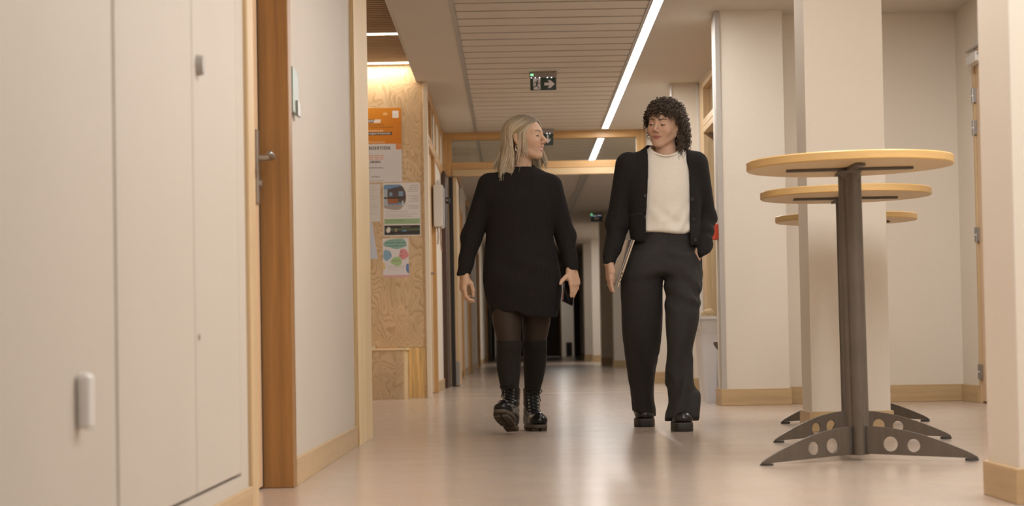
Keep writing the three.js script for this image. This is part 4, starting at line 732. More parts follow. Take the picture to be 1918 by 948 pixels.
// ================================================================ the woman in the black sweater dress
{
  const P = thing('person', 'blonde woman in black sweater dress walking, head turned to her companion', 'person', 0.05, 0, 9.7);
  // ---- body core, head and hands: one mesh
  const HF = frame([0.012, 1.468, 0.0], 1.13, -0.02, 0.0);
  const face = { smile: 1.15, gap: 0.0060, nose: 0.0035, tip: 0.0102, seam: [0.22, 0.08, 0.06], lipU: 0.0030, lipL: 0.0040, lid: false, lidY: 0, skin: SKIN_A, blush: [0.62, 0.36, 0.25], lips: [0.50, 0.19, 0.15], brow: [0.13, 0.085, 0.055], browLift: 0.001, iris: [0.10, 0.11, 0.10], lash: [0.035, 0.025, 0.02], gaze: [0.002, 0.0] };
  const head = HF.to(headField(face)), hc = HF.to(headColor(face));
  const neck = (x, y, z) => smin(cone(x, y, z, [-0.005, 1.42, -0.018], [-0.012, 1.27, -0.02], 0.047, 0.055), cone(x, y, z, [-0.012, 1.27, -0.02], [-0.015, 1.2, -0.02], 0.055, 0.09), 0.03);
  const headNeck = (x, y, z) => smin(head(x, y, z), neck(x, y, z), 0.018);
  const Wl = [-0.305, 0.795, 0.05], Wr = [0.232, 0.812, 0.055];
  const [A1, S1] = handAxes([-0.06, -1, 0.12], [0.35, 0, 1]), N1 = cross3(S1, A1);       // palm faces her thigh
  const handL = handField(Wl, A1, S1, N1, [[0.28, 0.62, 0.55], [0.34, 0.68, 0.55], [0.4, 0.7, 0.55], [0.46, 0.7, 0.5]], [[0.03, 0.020, 0.012], [0.052, 0.026, 0.034], [0.085, 0.022, 0.047], [0.112, 0.018, 0.05]]);
  const [A2, S2] = handAxes([0.16, -1, 0.14], [-0.72, 0, 0.72]), N2 = cross3(A2, S2);
  const handR = handField(Wr, A2, S2, N2, [[0.25, 0.3, 0.25, -0.12], [0.3, 0.35, 0.3, -0.06], [0.36, 0.4, 0.35], [0.42, 0.45, 0.4]], [[0.032, 0.022, 0.006], [0.046, 0.050, 0.010], [0.062, 0.076, 0.012], [0.076, 0.088, 0.014]]);
  const phoneC = handR.pt(0.108, 0.026, 0.0265), phoneM = new THREE.Matrix4().makeBasis(V(...S2), V(...A2), V(...S2).cross(V(...A2))).setPosition(...phoneC).multiply(new THREE.Matrix4().makeRotationZ(-0.38)), phoneBox = slab(phoneM, 0.036, 0.072, 0.0055);
  const arm = (s, e, w) => (x, y, z) => smin(cone(x, y, z, s, e, 0.045, 0.037), cone(x, y, z, e, w, 0.037, 0.0235), 0.02);
  const armL = arm([-0.175, 1.235, 0], [-0.268, 0.99, -0.01], Wl), armR = arm([0.14, 1.225, 0], [0.205, 0.98, -0.02], Wr);
  const core = loftY([[1.28, -0.01, -0.02, 0.06, 0.05], [1.2, -0.015, -0.01, 0.15, 0.08], [1.05, -0.02, 0, 0.14, 0.09], [0.9, -0.02, 0, 0.145, 0.09], [0.75, -0.015, 0, 0.16, 0.10], [0.64, -0.012, 0, 0.13, 0.08]]);
  const legL = loftY([[0.85, -0.095, 0.0, 0.08, 0.09], [0.56, -0.0945, 0.022, 0.073, 0.080], [0.47, -0.0865, 0.036, 0.059, 0.067], [0.44, -0.0845, 0.037, 0.0565, 0.064], [0.36, -0.0895, 0.018, 0.058, 0.063], [0.27, -0.088, 0.016, 0.049, 0.052], [0.19, -0.084, 0.022, 0.037, 0.040], [0.12, -0.083, 0.040, 0.034, 0.036]]);
  const legR = loftY([[0.85, 0.062, 0.0, 0.08, 0.09], [0.56, 0.052, -0.05, 0.071, 0.083], [0.47, 0.044, -0.08, 0.060, 0.068], [0.44, 0.0425, -0.092, 0.0575, 0.065], [0.36, 0.043, -0.165, 0.056, 0.064], [0.27, 0.037, -0.235, 0.047, 0.052], [0.19, 0.027, -0.288, 0.036, 0.040], [0.12, 0.024, -0.296, 0.034, 0.036]]);
  const bodyCore = (x, y, z) => Math.min(smin(core(x, y, z), neck(x, y, z), 0.05), armL(x, y, z), armR(x, y, z), legL(x, y, z) + 0.004, legR(x, y, z) + 0.004);
  const plain = () => SKIN_A;
  mesh('body', [
    surfaceNet(bodyCore, [-0.36, 0.10, -0.36], [0.31, 1.34, 0.2], 0.012, plain),
    surfaceNet((x, y, z) => Math.max(headNeck(x, y, z), 1.25 - y), [-0.13, 1.235, -0.14], [0.15, 1.59, 0.14], 0.0022, (x, y, z) => y < 1.35 && Math.abs(x) < 0.1 && neck(x, y, z) < head(x, y, z) ? SKIN_A : hc(x, y, z)),
    surfaceNet((x, y, z) => smin(handL(x, y, z), armL(x, y, z), 0.012), [-0.37, 0.63, 0.0], [-0.22, 0.83, 0.16], 0.0028, plain),
    surfaceNet((x, y, z) => Math.max(smin(handR(x, y, z), armR(x, y, z), 0.012), -phoneBox(x, y, z)), [0.13, 0.63, -0.03], [0.31, 0.85, 0.17], 0.0028, plain),
  ], M.skin, P);
  // ---- dress
  const torso = loftY([[1.325, -0.005, -0.018, 0.062, 0.058], [1.303, -0.012, -0.014, 0.112, 0.074], [1.275, -0.018, -0.008, 0.158, 0.088], [1.22, -0.02, 0, 0.182, 0.101], [1.15, -0.021, 0.008, 0.178, 0.114], [1.05, -0.022, 0.006, 0.170, 0.114], [0.98, -0.0235, 0.004, 0.168, 0.112], [0.90, -0.0205, 0.004, 0.180, 0.120], [0.83, -0.0185, 0.004, 0.189, 0.126], [0.775, -0.017, 0.004, 0.1945, 0.13], [0.70, -0.011, 0.004, 0.193, 0.13], [0.64, -0.009, 0.004, 0.181, 0.126], [0.55, -0.009, 0.004, 0.160, 0.116]]);
  const sl = (s, e, w, r0, r1, r2) => (x, y, z) => smin(cone(x, y, z, s, e, r0, r1), cone(x, y, z, e, w, r1, r2), 0.03);
  const sleeveL = sl([-0.168, 1.235, 0], [-0.262, 0.985, -0.01], [-0.3055, 0.787, 0.052], 0.062, 0.050, 0.0345), sleeveR = sl([0.134, 1.225, 0], [0.203, 0.98, -0.02], [0.2335, 0.805, 0.055], 0.060, 0.049, 0.033);
  const dress = (x, y, z) => {
    let d = torso(x, y, z, false);
    if (d > 0.16) return d - 0.09;
    d = Math.max(d, y - 1.322);
    const hem = 0.577 + 0.022 * smooth(0.02, -0.06, x) * smooth(-0.02, 0.08, z) - 0.006 * smooth(0.0, 0.1, x);
    d = smax(d, hem - y, 0.006);
    const fold = 0.0045 * fbm(x * 8, y * 6, z * 8 + 3, 3) + 0.004 * Math.sin((x * 0.6 + y) * 42 + 4 * fbm(x * 4, y * 4, z * 3, 2)) * smooth(0.92, 0.84, y) * smooth(0.68, 0.78, y) * smooth(0, 0.06, z);
    d += fold;
    const aL = Math.max(sleeveL(x, y, z) + 0.004 * Math.sin(y * 60 + x * 30) * smooth(1.1, 0.95, y) * 0.5 + 0.003 * fbm(x * 12, y * 9, z * 12, 2), 0.786 - y + (x + 0.305) * 0.12), aR = Math.max(sleeveR(x, y, z) + 0.004 * Math.sin(y * 58 - x * 30) * smooth(1.1, 0.95, y) * 0.5 + 0.003 * fbm(x * 12 + 5, y * 9, z * 12, 2), 0.803 - y);
    d = smin(d, aL, 0.028 * smooth(0.95, 1.1, y) + 0.003); d = smin(d, aR, 0.028 * smooth(0.95, 1.1, y) + 0.003);
    return d;
  };
  M.blackKnit = knit([36, 33, 32], 0.95, 5, 40, 0.25, 0.0015);
  const dr = mesh('sweater_dress', surfaceNet(dress, [-0.37, 0.55, -0.16], [0.29, 1.335, 0.17], 0.0058), M.blackKnit, P);
  { const pts = []; for (let i = 0; i <= 28; i++) { const a = i / 28 * Math.PI * 2; pts.push(V(-0.006 + 0.062 * Math.cos(a), 1.318 - 0.018 * Math.sin(a), -0.016 + 0.060 * Math.sin(a))); } mesh('neck_rib', metricUV(tube(pts, 0.0085, 56, 8)), M.blackKnit, dr); }
  // ---- tights and knee socks
  M.tights = knit([58, 47, 40], 0.55, 8, 90, 0.12, 0.0002); M.sock = knit([40, 37, 33], 0.8, 9, 70, 0.15, 0.0006);
  const wr = (y) => 0.003 * Math.exp(-(((y - 0.425) / 0.012) ** 2)) + 0.0025 * Math.exp(-(((y - 0.452) / 0.006) ** 2));
  for (const [lf, x0, x1, z0, z1] of [[legL, -0.19, 0.0, -0.07, 0.15], [legR, -0.04, 0.15, -0.34, 0.09]]) {
    mesh('tights', surfaceNet((x, y, z) => Math.max(lf(x, y, z) - 0.001, y - 0.66, 0.40 - y), [x0, 0.39, z0], [x1, 0.68, z1], 0.007), M.tights, P);
    mesh('knee_sock', surfaceNet((x, y, z) => Math.max(lf(x, y, z) - 0.0035 - wr(y + 0.004 * Math.sin(x * 60)), y - 0.458, 0.13 - y), [x0, 0.12, z0], [x1, 0.475, z1], 0.006), M.sock, P);
  }
  // ---- lace-up boots: heel at the frame's origin, toe towards +z
  M.patent = new THREE.MeshPhysicalMaterial({ color: 0x0d0c0d, roughness: 0.3, clearcoat: 0.3, clearcoatRoughness: 0.15, specularIntensity: 0.4 });
  M.soleRubber = mat(0x4d4236, 0.75); M.lace = mat(0x141312, 0.8);
  const shaft = loftY([[0.215, 0, 0.045, 0.041, 0.050], [0.16, 0, 0.05, 0.041, 0.050], [0.11, 0, 0.058, 0.042, 0.056], [0.06, 0, 0.07, 0.042, 0.066], [0.03, 0, 0.07, 0.042, 0.07]]);
  const upper = (x, y, z) => { let d = shaft(x, y, z); d = smin(d, cone(x, y, z, [0, 0.055, 0.08], [0.003, 0.05, 0.19], 0.042, 0.040), 0.03); d = smin(d, ell(x, y, z, 0.003, 0.052, 0.2, 0.045, 0.036, 0.054), 0.02); d += 0.0018 * Math.sin(y * 160 + z * 40) * smooth(0.17, 0.12, y) * smooth(0.07, 0.1, y); return smax(d, 0.028 - y, 0.004); };
  const outline = (s, g = 0) => { const sh = new THREE.Shape(); const p = []; for (let i = 0; i <= 48; i++) { const a = i / 48 * Math.PI * 2, zz = 0.127 - Math.cos(a) * (0.13 + g), t = clamp(zz / 0.255, 0, 1), w = lerp(0.037, 0.049, smooth(0.25, 0.72, t)) * Math.pow(Math.abs(Math.sin(a)), 0.62) + g * Math.abs(Math.sin(a)); p.push([Math.sign(Math.sin(a)) * w + 0.003 * t, zz]); } p.forEach(([x, z], i) => (i ? sh.lineTo : sh.moveTo).call(sh, x, -z)); return sh; };
  const ext = (sh, y0, y1, b = 0.003) => { const g = new THREE.ExtrudeGeometry(sh, { depth: y1 - y0 - 2 * b, bevelEnabled: true, bevelSize: b, bevelThickness: b, bevelSegments: 2, curveSegments: 4 }); g.rotateX(-Math.PI / 2); g.translate(0, y0 + b, 0); return metricUV(toCreasedNormals(g, 0.6)); };
  const bootGeo = surfaceNet(upper, [-0.07, 0.015, -0.04], [0.07, 0.225, 0.27], 0.0038);
  const soleGeo = [ext(outline(1), 0.016, 0.034)];
  for (let i = 0; i < 7; i++) { const z = 0.105 + i * 0.0205, w = 0.036 + 0.006 * Math.sin((i + 1) / 8 * Math.PI); for (const s of [-1, 1]) { const g = new RoundedBoxGeometry(w - 0.004, 0.016, 0.014, 1, 0.003).toNonIndexed(); g.rotateY(s * 0.2); g.translate(s * w * 0.52 + 0.003, 0.0085, z); soleGeo.push(metricUV(g)); } }
  { const h = new RoundedBoxGeometry(0.068, 0.026, 0.066, 3, 0.010).toNonIndexed(); h.translate(0, 0.0135, 0.036); soleGeo.push(metricUV(h)); }
  const soleMerged = merge(soleGeo);
  const shoeZ = (y) => frontZ(upper, 0, y, 0.26);
  const laceParts = (flip) => {
    const g = [], rows = [0.085, 0.10, 0.116, 0.133, 0.15, 0.167, 0.184, 0.2];
    const on = (x, y) => V(x, y, frontZ(upper, x, y, 0.26) + 0.0035);
    for (let i = 0; i < rows.length - 1; i++) for (const s of [-1, 1]) g.push(tube([on(s * 0.02, rows[i]), on(0, (rows[i] + rows[i + 1]) / 2).add(V(0, 0, s * 0.001 + 0.0015)), on(-s * 0.02, rows[i + 1])], 0.0028, 8, 6));
    const c = on(0, 0.198).add(V(0, 0, 0.004));
    for (const s of [-1, 1]) { g.push(tube([c, c.clone().add(V(s * 0.02, 0.012, 0.012)), c.clone().add(V(s * 0.042, 0.004, 0.012)), c.clone().add(V(s * 0.03, -0.012, 0.01)), c], 0.0026, 16, 6)); g.push(tube([c, c.clone().add(V(s * 0.022, -0.012, 0.014)), c.clone().add(V(s * 0.036, -0.052, 0.008))], 0.0024, 10, 6)); }
    return g;
  };
  const laceGeo = merge(laceParts());
  const eyelets = []; for (const y of [0.088, 0.104, 0.12, 0.137, 0.154, 0.171, 0.188]) for (const s of [-1, 1]) { const z = frontZ(upper, s * 0.021, y, 0.26); const t = new THREE.TorusGeometry(0.0042, 0.0013, 6, 12).toNonIndexed(); t.rotateX(-0.5); t.translate(s * 0.0225, y, z + 0.002); eyelets.push(t); }
  const eyeletGeo = merge(eyelets);
  for (const [pos, yaw, pitch, roll] of [[[-0.074, 0.004, 0.045], -0.28, -0.37, 0.05], [[0.012, 0.0, -0.345], 0.20, 0, 0]]) {
    const b = mesh('boot', bootGeo, M.patent, P); b.position.set(...pos); b.rotation.set(pitch, yaw, roll, 'YXZ');
    mesh('sole', soleMerged, M.soleRubber, b); mesh('laces', laceGeo, M.lace, b); mesh('eyelets', eyeletGeo, M.steel, b);
  }
  // ---- hair: shoulder length locks from a centre parting
  {
    const g = []; const base = (t, k) => { const s = smooth(0.02, 0.34, t); return [lerp(0.20, 0.56, s) * k, lerp(0.155, 0.465, s) * k, lerp(0.105, 0.335, s) * k]; };
    const colorTube = (q, sides, seg, k) => { const n = q.attributes.position.count, c = new Float32Array(n * 3); for (let i = 0; i < n; i++) { const t = Math.floor(i / sides) / seg, b = base(t, k); c.set(b, 3 * i); } q.setAttribute('color', new THREE.BufferAttribute(c, 3)); return q; };
    const R = [0.0785, 0.0845, 0.097];
    const lock = (root, az, layer, len, wave, rad, flick, drift = [0, 0], phase = rr(0, 6.28)) => {
      // root: unit direction on the skull; az: where it leaves the skull at ear height
      const tgt = V(Math.sin(az), -0.12, Math.cos(az)).normalize(), a = V(...root).normalize(), pts = [], n = 7;
      const q = new THREE.Quaternion().setFromUnitVectors(a, tgt), id = new THREE.Quaternion();
      for (let i = 0; i <= n; i++) { const d = a.clone().applyQuaternion(id.clone().slerp(q, i / n)), off = 1 + layer * (0.12 + 0.88 * i / n); pts.push(V(d.x * R[0] * off, 0.028 + d.y * R[1] * off, -0.012 + d.z * R[2] * off)); }
      const e = pts[pts.length - 1], ph = phase, m = 9, out = V(Math.sin(az), 0, Math.cos(az));
      for (let i = 1; i <= m; i++) { const t = i / m, w = wave * Math.sin(ph + t * 6.4) * smooth(0, 0.5, t); pts.push(V(e.x + out.x * (flick * t * t - 0.004 * t) + out.z * w + drift[0] * t, e.y - len * t, e.z + out.z * (flick * t * t - 0.012 * t) - out.x * w + drift[1] * t)); }
      const seg = 22, sides = 5; g.push(colorTube(tube(pts, t => rad * (0.55 + 0.45 * smooth(0, 0.25, t)) * (1 - 0.72 * smooth(0.6, 1, t)), seg, sides, 0.55), sides, seg, rr(0.80, 1.12)));
    };
    for (let c = 0; c < 104; c++) {                                             // clumps of strands that wave together
      const u = rr(0, 1), side = c % 2 ? -1 : 1, zf = lerp(0.68, -0.75, u), x0 = rr(0.0, 0.05);
      const az = u < 0.5 ? lerp(side < 0 ? 1.86 : 1.64, 2.35, rnd()) : lerp(side < 0 ? 1.9 : 1.75, 3.14, Math.pow(rnd(), 0.8));
      const len = az > 2.7 ? rr(0.13, 0.19) : side < 0 ? rr(0.18, 0.262) : rr(0.15, 0.22), ph = rr(0, 6.28), wave = rr(0.006, 0.022), fl = az > 2.1 ? rr(0.0, 0.062) : rr(-0.012, 0.036), lay = rr(0.0, 0.15);
      for (let j = 0; j < 12; j++) lock([side * (x0 + rr(0, 0.02)), 0.9, zf + rr(-0.05, 0.05)], side * (az + rr(-0.07, 0.07)), lay + rr(-0.012, 0.03), len * rr(0.9, 1.03), wave, rr(0.0018, 0.0042), fl + rr(-0.005, 0.005), [0, 0], ph + rr(-0.3, 0.3));
    }
    // sweep over the forehead's near side and the crown line
    for (let i = 0; i < 60; i++) lock([-rr(0.0, 0.05), 0.86, rr(0.62, 0.9)], -rr(1.8, 2.1), rr(0.012, 0.05), rr(0.12, 0.2), rr(0.004, 0.014), rr(0.0018, 0.0036), rr(-0.004, 0.02), [0, -0.01]);
    // temples: locks that fall from the hairline in front of and over the ear
    for (let i = 0; i < 170; i++) { const side = i % 2 ? 1 : -1; lock([side * rr(0.02, 0.10), 0.74, rr(0.60, 0.86)], side * (side < 0 ? rr(1.84, 2.1) : rr(1.55, 1.95)), rr(0.015, 0.12), rr(0.14, 0.22), rr(0.006, 0.02), rr(0.002, 0.0042), rr(0.0, 0.022)); }
    for (let i = 0; i < 90; i++) { const side = i % 2 ? 1 : -1; lock([side * rr(0.04, 0.16), 0.66, rr(0.70, 0.9)], side * (side < 0 ? (rnd() < 0.25 ? rr(1.28, 1.42) : rr(1.84, 2.0)) : rr(1.42, 1.70)), rr(0.02, 0.07), rr(0.10, 0.20), rr(0.004, 0.014), rr(0.0018, 0.0035), rr(-0.004, 0.014), [0, -0.012]); }
    for (let i = 0; i < 16; i++) lock([-rr(0.04, 0.12), 0.72, 0.7], -rr(1.08, 1.22), rr(0.03, 0.07), rr(0.10, 0.14), 0.010, rr(0.0016, 0.003), rr(-0.004, 0.01), [0.0, 0.004]);
    for (let c = 0; c < 18; c++) { const az = rr(1.05, 1.8), lay = rr(0.05, 0.2), len = rr(0.15, 0.205), wv = rr(0.012, 0.026), fl = rr(0.01, 0.045), ph = rr(0, 6.28); for (let j = 0; j < 11; j++) lock([0.03, 0.8, 0.55], az + rr(-0.06, 0.06), lay + rr(-0.015, 0.02), len * rr(0.9, 1.04), wv, rr(0.002, 0.0042), fl + rr(-0.005, 0.005), [0.0, 0.016], ph + rr(-0.25, 0.25)); }
    for (let i = 0; i < 26; i++) lock([rr(-0.3, 0.3), 0.9, rr(-0.5, 0.4)], (i % 2 ? 1 : -1) * rr(1.7, 3.1), rr(0.14, 0.22), rr(0.12, 0.21), 0.03, 0.0011, rr(0.02, 0.07));
    const cap = (x, y, z) => { let d = ell(x, y, z, 0, 0.028, -0.012, R[0] + 0.0015, R[1] + 0.001, R[2] + 0.001); const lim = y > 0.06 ? 0.040 + (y - 0.06) * 1.5 : -0.014 + (y + 0.02) * 0.65; return Math.max(d, z - lim, -0.075 - y); };
    g.push(paintGeo(surfaceNet(cap, [-0.1, -0.09, -0.13], [0.1, 0.14, 0.11], 0.005), 0.33, 0.255, 0.165));
    const hg = merge(g); hg.applyMatrix4(HF.m); mesh('hair', hg, M.hair, P);
    // hoop earring
    const e = new THREE.TorusGeometry(0.0125, 0.0014, 8, 28); e.scale(0.8, 1.25, 1); e.rotateY(Math.PI / 2 + 0.3); e.translate(-0.081, -0.058, -0.006); e.applyMatrix4(HF.m); mesh('earring', metricUV(e.toNonIndexed()), mat(0xd8d0c4, 0.2, { metalness: 0.9 }), P);
  }
  // ---- the phone in her left hand
  {
    const t = thing('smartphone', 'dark smartphone with reddish edge in the blonde woman\'s hand', 'phone', 0.05, 0, 9.7);
    const place = g => metricUV(g.applyMatrix4(phoneM)), rot = g => g;
    mesh('case', place(rot(new RoundedBoxGeometry(0.07, 0.142, 0.0095, 3, 0.004).toNonIndexed())), mat(0x2b2322, 0.25), t);
    const gl = new RoundedBoxGeometry(0.066, 0.138, 0.001, 2, 0.0005).toNonIndexed(); gl.translate(0, 0, 0.005); mesh('screen', place(rot(gl)), new THREE.MeshPhysicalMaterial({ color: 0x08080a, roughness: 0.06 }), t);
    const ed = new RoundedBoxGeometry(0.0715, 0.05, 0.004, 2, 0.0015).toNonIndexed(); ed.translate(0, 0.04, 0); mesh('side_trim', place(rot(ed)), mat(0xa5482f, 0.35), t);
  }
}
// ================================================================ the woman with the cardigan and laptop
{
  const P = thing('person', 'curly haired woman in black cardigan and white shirt carrying a laptop', 'person', 0.75, 0, 9.75);
  const HF = frame([0.010, 1.528, 0.0], -0.50, 0.10, -0.085);
  const face = { smile: 0.6, gap: 0, nose: 0.003, tip: 0.0095, lipU: 0.0030, lipL: 0.0042, seam: [0.20, 0.07, 0.055], lid: true, lidY: 0.0008, skin: SKIN_B, blush: [0.60, 0.335, 0.235], lips: [0.44, 0.17, 0.14], brow: [0.075, 0.05, 0.035], browLift: 0.001, iris: [0.05, 0.035, 0.025], lash: [0.05, 0.035, 0.028], gaze: [-0.003, -0.0025] };
  const head = HF.to(headField(face)), hc = HF.to(headColor(face));
  const neck = (x, y, z) => smin(cone(x, y, z, [0.016, 1.48, -0.022], [0.02, 1.36, -0.02], 0.047, 0.054), cone(x, y, z, [0.02, 1.36, -0.02], [0.01, 1.29, -0.02], 0.054, 0.085), 0.03);
  // the laptop's place, which presses into sleeve and cardigan
  const lapTop = V(-0.163, 0.946, 0.125), lapBot = V(-0.247, 0.718, 0.125), u = lapTop.clone().sub(lapBot), L = u.length(); u.normalize();
  const w = V(-0.014, 0.05, -0.30); w.sub(u.clone().multiplyScalar(w.dot(u))).normalize();
  const lapC = lapBot.clone().addScaledVector(u, L / 2).addScaledVector(w, 0.155), m = new THREE.Matrix4().makeBasis(w, u, w.clone().cross(u)).setPosition(lapC), lapBox = slab(m, 0.157, L / 2 + 0.002, 0.0105);
  const s = w.clone().cross(u).x < 0 ? 1 : -1;                     // +s looks away from her body
  const Wl = [-0.283, 0.836, 0.055];
  const [A1, S1] = handAxes([0.02, -1, 0.08], [0.25, 0, 1]), N1 = cross3(S1, A1);
  const handL = handField(Wl, A1, S1, N1, [[0.05, 0.2, 0.3], [0.06, 0.25, 0.35], [0.08, 0.28, 0.35], [0.1, 0.3, 0.35]], [[0.03, 0.020, 0.004], [0.05, 0.030, 0.008], [0.078, 0.028, 0.010], [0.10, 0.024, 0.012]]);
  const armCore = (s, e, w) => (x, y, z) => smin(cone(x, y, z, s, e, 0.045, 0.037), cone(x, y, z, e, w, 0.037, 0.0235), 0.02);
  const armL = armCore([-0.18, 1.325, 0], [-0.228, 1.05, -0.03], Wl), armR = armCore([0.17, 1.325, 0], [0.214, 1.06, -0.06], [0.17, 0.89, 0.06]);
  const core = loftY([[1.36, 0.01, -0.02, 0.06, 0.05], [1.29, 0, -0.01, 0.15, 0.08], [1.15, 0, 0, 0.13, 0.085], [1.0, 0, 0, 0.12, 0.085], [0.88, -0.005, 0, 0.13, 0.085], [0.80, -0.01, 0, 0.11, 0.07]]);
  const legs = (x, y, z) => Math.min(smin(cone(x, y, z, [-0.095, 0.84, 0], [-0.112, 0.49, -0.11], 0.066, 0.05), cone(x, y, z, [-0.112, 0.49, -0.11], [-0.09, 0.09, -0.43], 0.05, 0.03), 0.03), smin(cone(x, y, z, [0.08, 0.84, 0], [0.066, 0.46, 0.09], 0.066, 0.046), cone(x, y, z, [0.066, 0.46, 0.09], [0.058, 0.09, 0.07], 0.046, 0.032), 0.03));
  const handHidden = (x, y, z) => cone(x, y, z, [0.17, 0.89, 0.06], [0.128, 0.80, 0.05], 0.024, 0.026);
  mesh('body', [
    surfaceNet((x, y, z) => Math.min(smin(core(x, y, z), neck(x, y, z), 0.05), armL(x, y, z), armR(x, y, z), handHidden(x, y, z), legs(x, y, z)), [-0.34, 0.06, -0.54], [0.29, 1.42, 0.2], 0.012, () => SKIN_B),
    surfaceNet((x, y, z) => Math.max(smin(head(x, y, z), neck(x, y, z), 0.018), 1.31 - y), [-0.12, 1.29, -0.15], [0.14, 1.67, 0.15], 0.0022, (x, y, z) => y < 1.42 && neck(x, y, z) < head(x, y, z) ? SKIN_B : hc(x, y, z)),
    surfaceNet((x, y, z) => Math.max(smin(handL(x, y, z), armL(x, y, z), 0.012), -lapBox(x, y, z)), [-0.34, 0.69, -0.02], [-0.19, 0.88, 0.15], 0.0028, () => SKIN_B),
  ], M.skin, P);
  // ---- white T-shirt
  const teeL = loftY([[1.43, 0.016, -0.02, 0.070, 0.060], [1.40, 0.014, -0.018, 0.10, 0.068], [1.36, 0.008, -0.012, 0.15, 0.08], [1.28, 0.004, -0.004, 0.168, 0.094], [1.2, 0.004, 0.004, 0.164, 0.103], [1.1, 0.006, 0.006, 0.154, 0.106], [1.03, 0.008, 0.008, 0.150, 0.112], [0.995, 0.009, 0.010, 0.150, 0.119], [0.965, 0.009, 0.008, 0.146, 0.110]]);
  const tee = (x, y, z) => {
    let d = teeL(x, y, z, false); if (d > 0.1) return d - 0.05;
    const f = fbm(x * 9, y * 5, z * 5 + 2, 3), low = smooth(1.2, 1.0, y);
    d += 0.0035 * f + low * (0.0055 * Math.sin((x * 1.1 + y * 0.9) * 46 + 6 * fbm(x * 5, y * 5, 1, 2)) * (0.5 + f) + 0.003 * Math.sin((x * -0.9 + y) * 70 + 5 * f));
    const neckHole = ell(x, y, z, 0.014, 1.445, 0.016, 0.079, 0.084, 0.095);
    d = smax(d, -neckHole, 0.004); d = smax(d, y - 1.425, 0.004);
    const bottom = 0.978 - 0.006 * Math.sin(x * 20) + 0.008 * smooth(0.09, 0.13, x);
    return smax(d, bottom - y, 0.014);
  };
  M.whiteTee = knit([232, 224, 212], 0.85, 12, 120, 0.03, 0.0003);
  const tm = mesh('t_shirt', surfaceNet(tee, [-0.19, 0.95, -0.13], [0.2, 1.435, 0.16], 0.005), M.whiteTee, P);
  { const pts = []; for (let i = 0; i <= 30; i++) { const a = i / 30 * Math.PI * 2, s = Math.sin(a); pts.push(V(0.014 + 0.074 * Math.cos(a), 1.402 - 0.030 * s - 0.008 * s * s, 0.002 + (s > 0 ? 0.074 : 0.072) * s)); } mesh('neck_rib', metricUV(tube(pts, 0.0048, 60, 8, 1.0)), M.whiteTee, tm); }
  // ---- cardigan: open shell
  const cardL = loftY([[1.445, 0.018, -0.03, 0.076, 0.058], [1.405, 0.012, -0.022, 0.118, 0.074], [1.372, 0.002, -0.012, 0.168, 0.088], [1.30, -0.002, -0.002, 0.196, 0.106], [1.2, -0.001, 0.004, 0.192, 0.118], [1.1, 0.002, 0.006, 0.185, 0.122], [1.0, 0.006, 0.008, 0.178, 0.127], [0.93, 0.008, 0.010, 0.174, 0.132], [0.9, 0.009, 0.010, 0.172, 0.130]]);
  const sl = (s, e, w, r0, r1, r2) => (x, y, z) => smin(cone(x, y, z, s, e, r0, r1), cone(x, y, z, e, w, r1, r2), 0.03);
  const sleeveL = sl([-0.172, 1.328, 0], [-0.224, 1.05, -0.03], [-0.280, 0.838, 0.055], 0.066, 0.060, 0.036), sleeveR = sl([0.164, 1.328, 0], [0.211, 1.06, -0.06], [0.190, 0.885, 0.07], 0.064, 0.056, 0.040);
  const cardigan = (x, y, z) => {
    const t0 = cardL(x, y, z, false); let s1 = sleeveL(x, y, z), s2 = sleeveR(x, y, z);
    if (Math.min(t0, s1, s2) > 0.12) return Math.min(t0, s1, s2) - 0.06;
    let t = t0 + 0.004 * fbm(x * 8, y * 6, z * 8, 3) + 0.003 * Math.sin(y * 34 + x * 22) * smooth(1.2, 1.0, y);
    s1 += (0.0035 * Math.sin(y * 52 + z * 30 + 7 * fbm(x * 6, y * 6, z * 6, 2)) + 0.006 * fbm(x * 14, y * 14, z * 14, 2) + 0.002) * smooth(1.12, 1.0, y); s2 += (0.0035 * Math.sin(y * 55 - z * 30 + 7 * fbm(x * 6, y * 6, z * 6 + 4, 2)) + 0.006 * fbm(x * 14 + 3, y * 14, z * 14, 2) + 0.002) * smooth(1.15, 1.05, y);
    s1 = smax(s1, 0.826 - y - (x + 0.28) * 0.25, 0.004); s2 = smax(s2, 0.862 - y + (x - 0.19) * 0.55, 0.004);
    const inner = t + 0.013;
    let shell = smax(t, -inner, 0.004);
    const xl = lerp(-0.098, -0.076, smooth(0.95, 1.4, y)), xr = lerp(0.119, 0.124, smooth(0.95, 1.15, y)) + 0.0 - 0.006 * smooth(1.3, 1.43, y);
    const open = z > 0 ? Math.max(xl - x, x - xr) : Math.max(Math.max(xl - x, x - xr), -z * 0.9 - (y > 1.37 ? 0.1 * (y - 1.37) : 0));
    const opening = Math.max(xl - x, x - xr, -z + (y > 1.36 ? 0.0 : 0.0));
    shell = smax(shell, -opening, 0.006);
    shell = smax(shell, y - (1.412 + 0.02 * smooth(0.02, -0.04, z)), 0.005);
    const hem = 0.937 - 0.022 * smooth(-0.05, 0.12, x);
    shell = smax(shell, hem - y, 0.005);
    const k = 0.03 * smooth(1.05, 1.22, y) + 0.003;
    return smax(smin(smin(shell, s1, k), s2, k), -lapBox(x, y, z), 0.003);
  };
  M.cardigan = knit([40, 38, 37], 0.95, 15, 55, 0.25, 0.0014);
  const cm = mesh('cardigan', surfaceNet(cardigan, [-0.34, 0.80, -0.17], [0.29, 1.45, 0.18], 0.0055), M.cardigan, P);
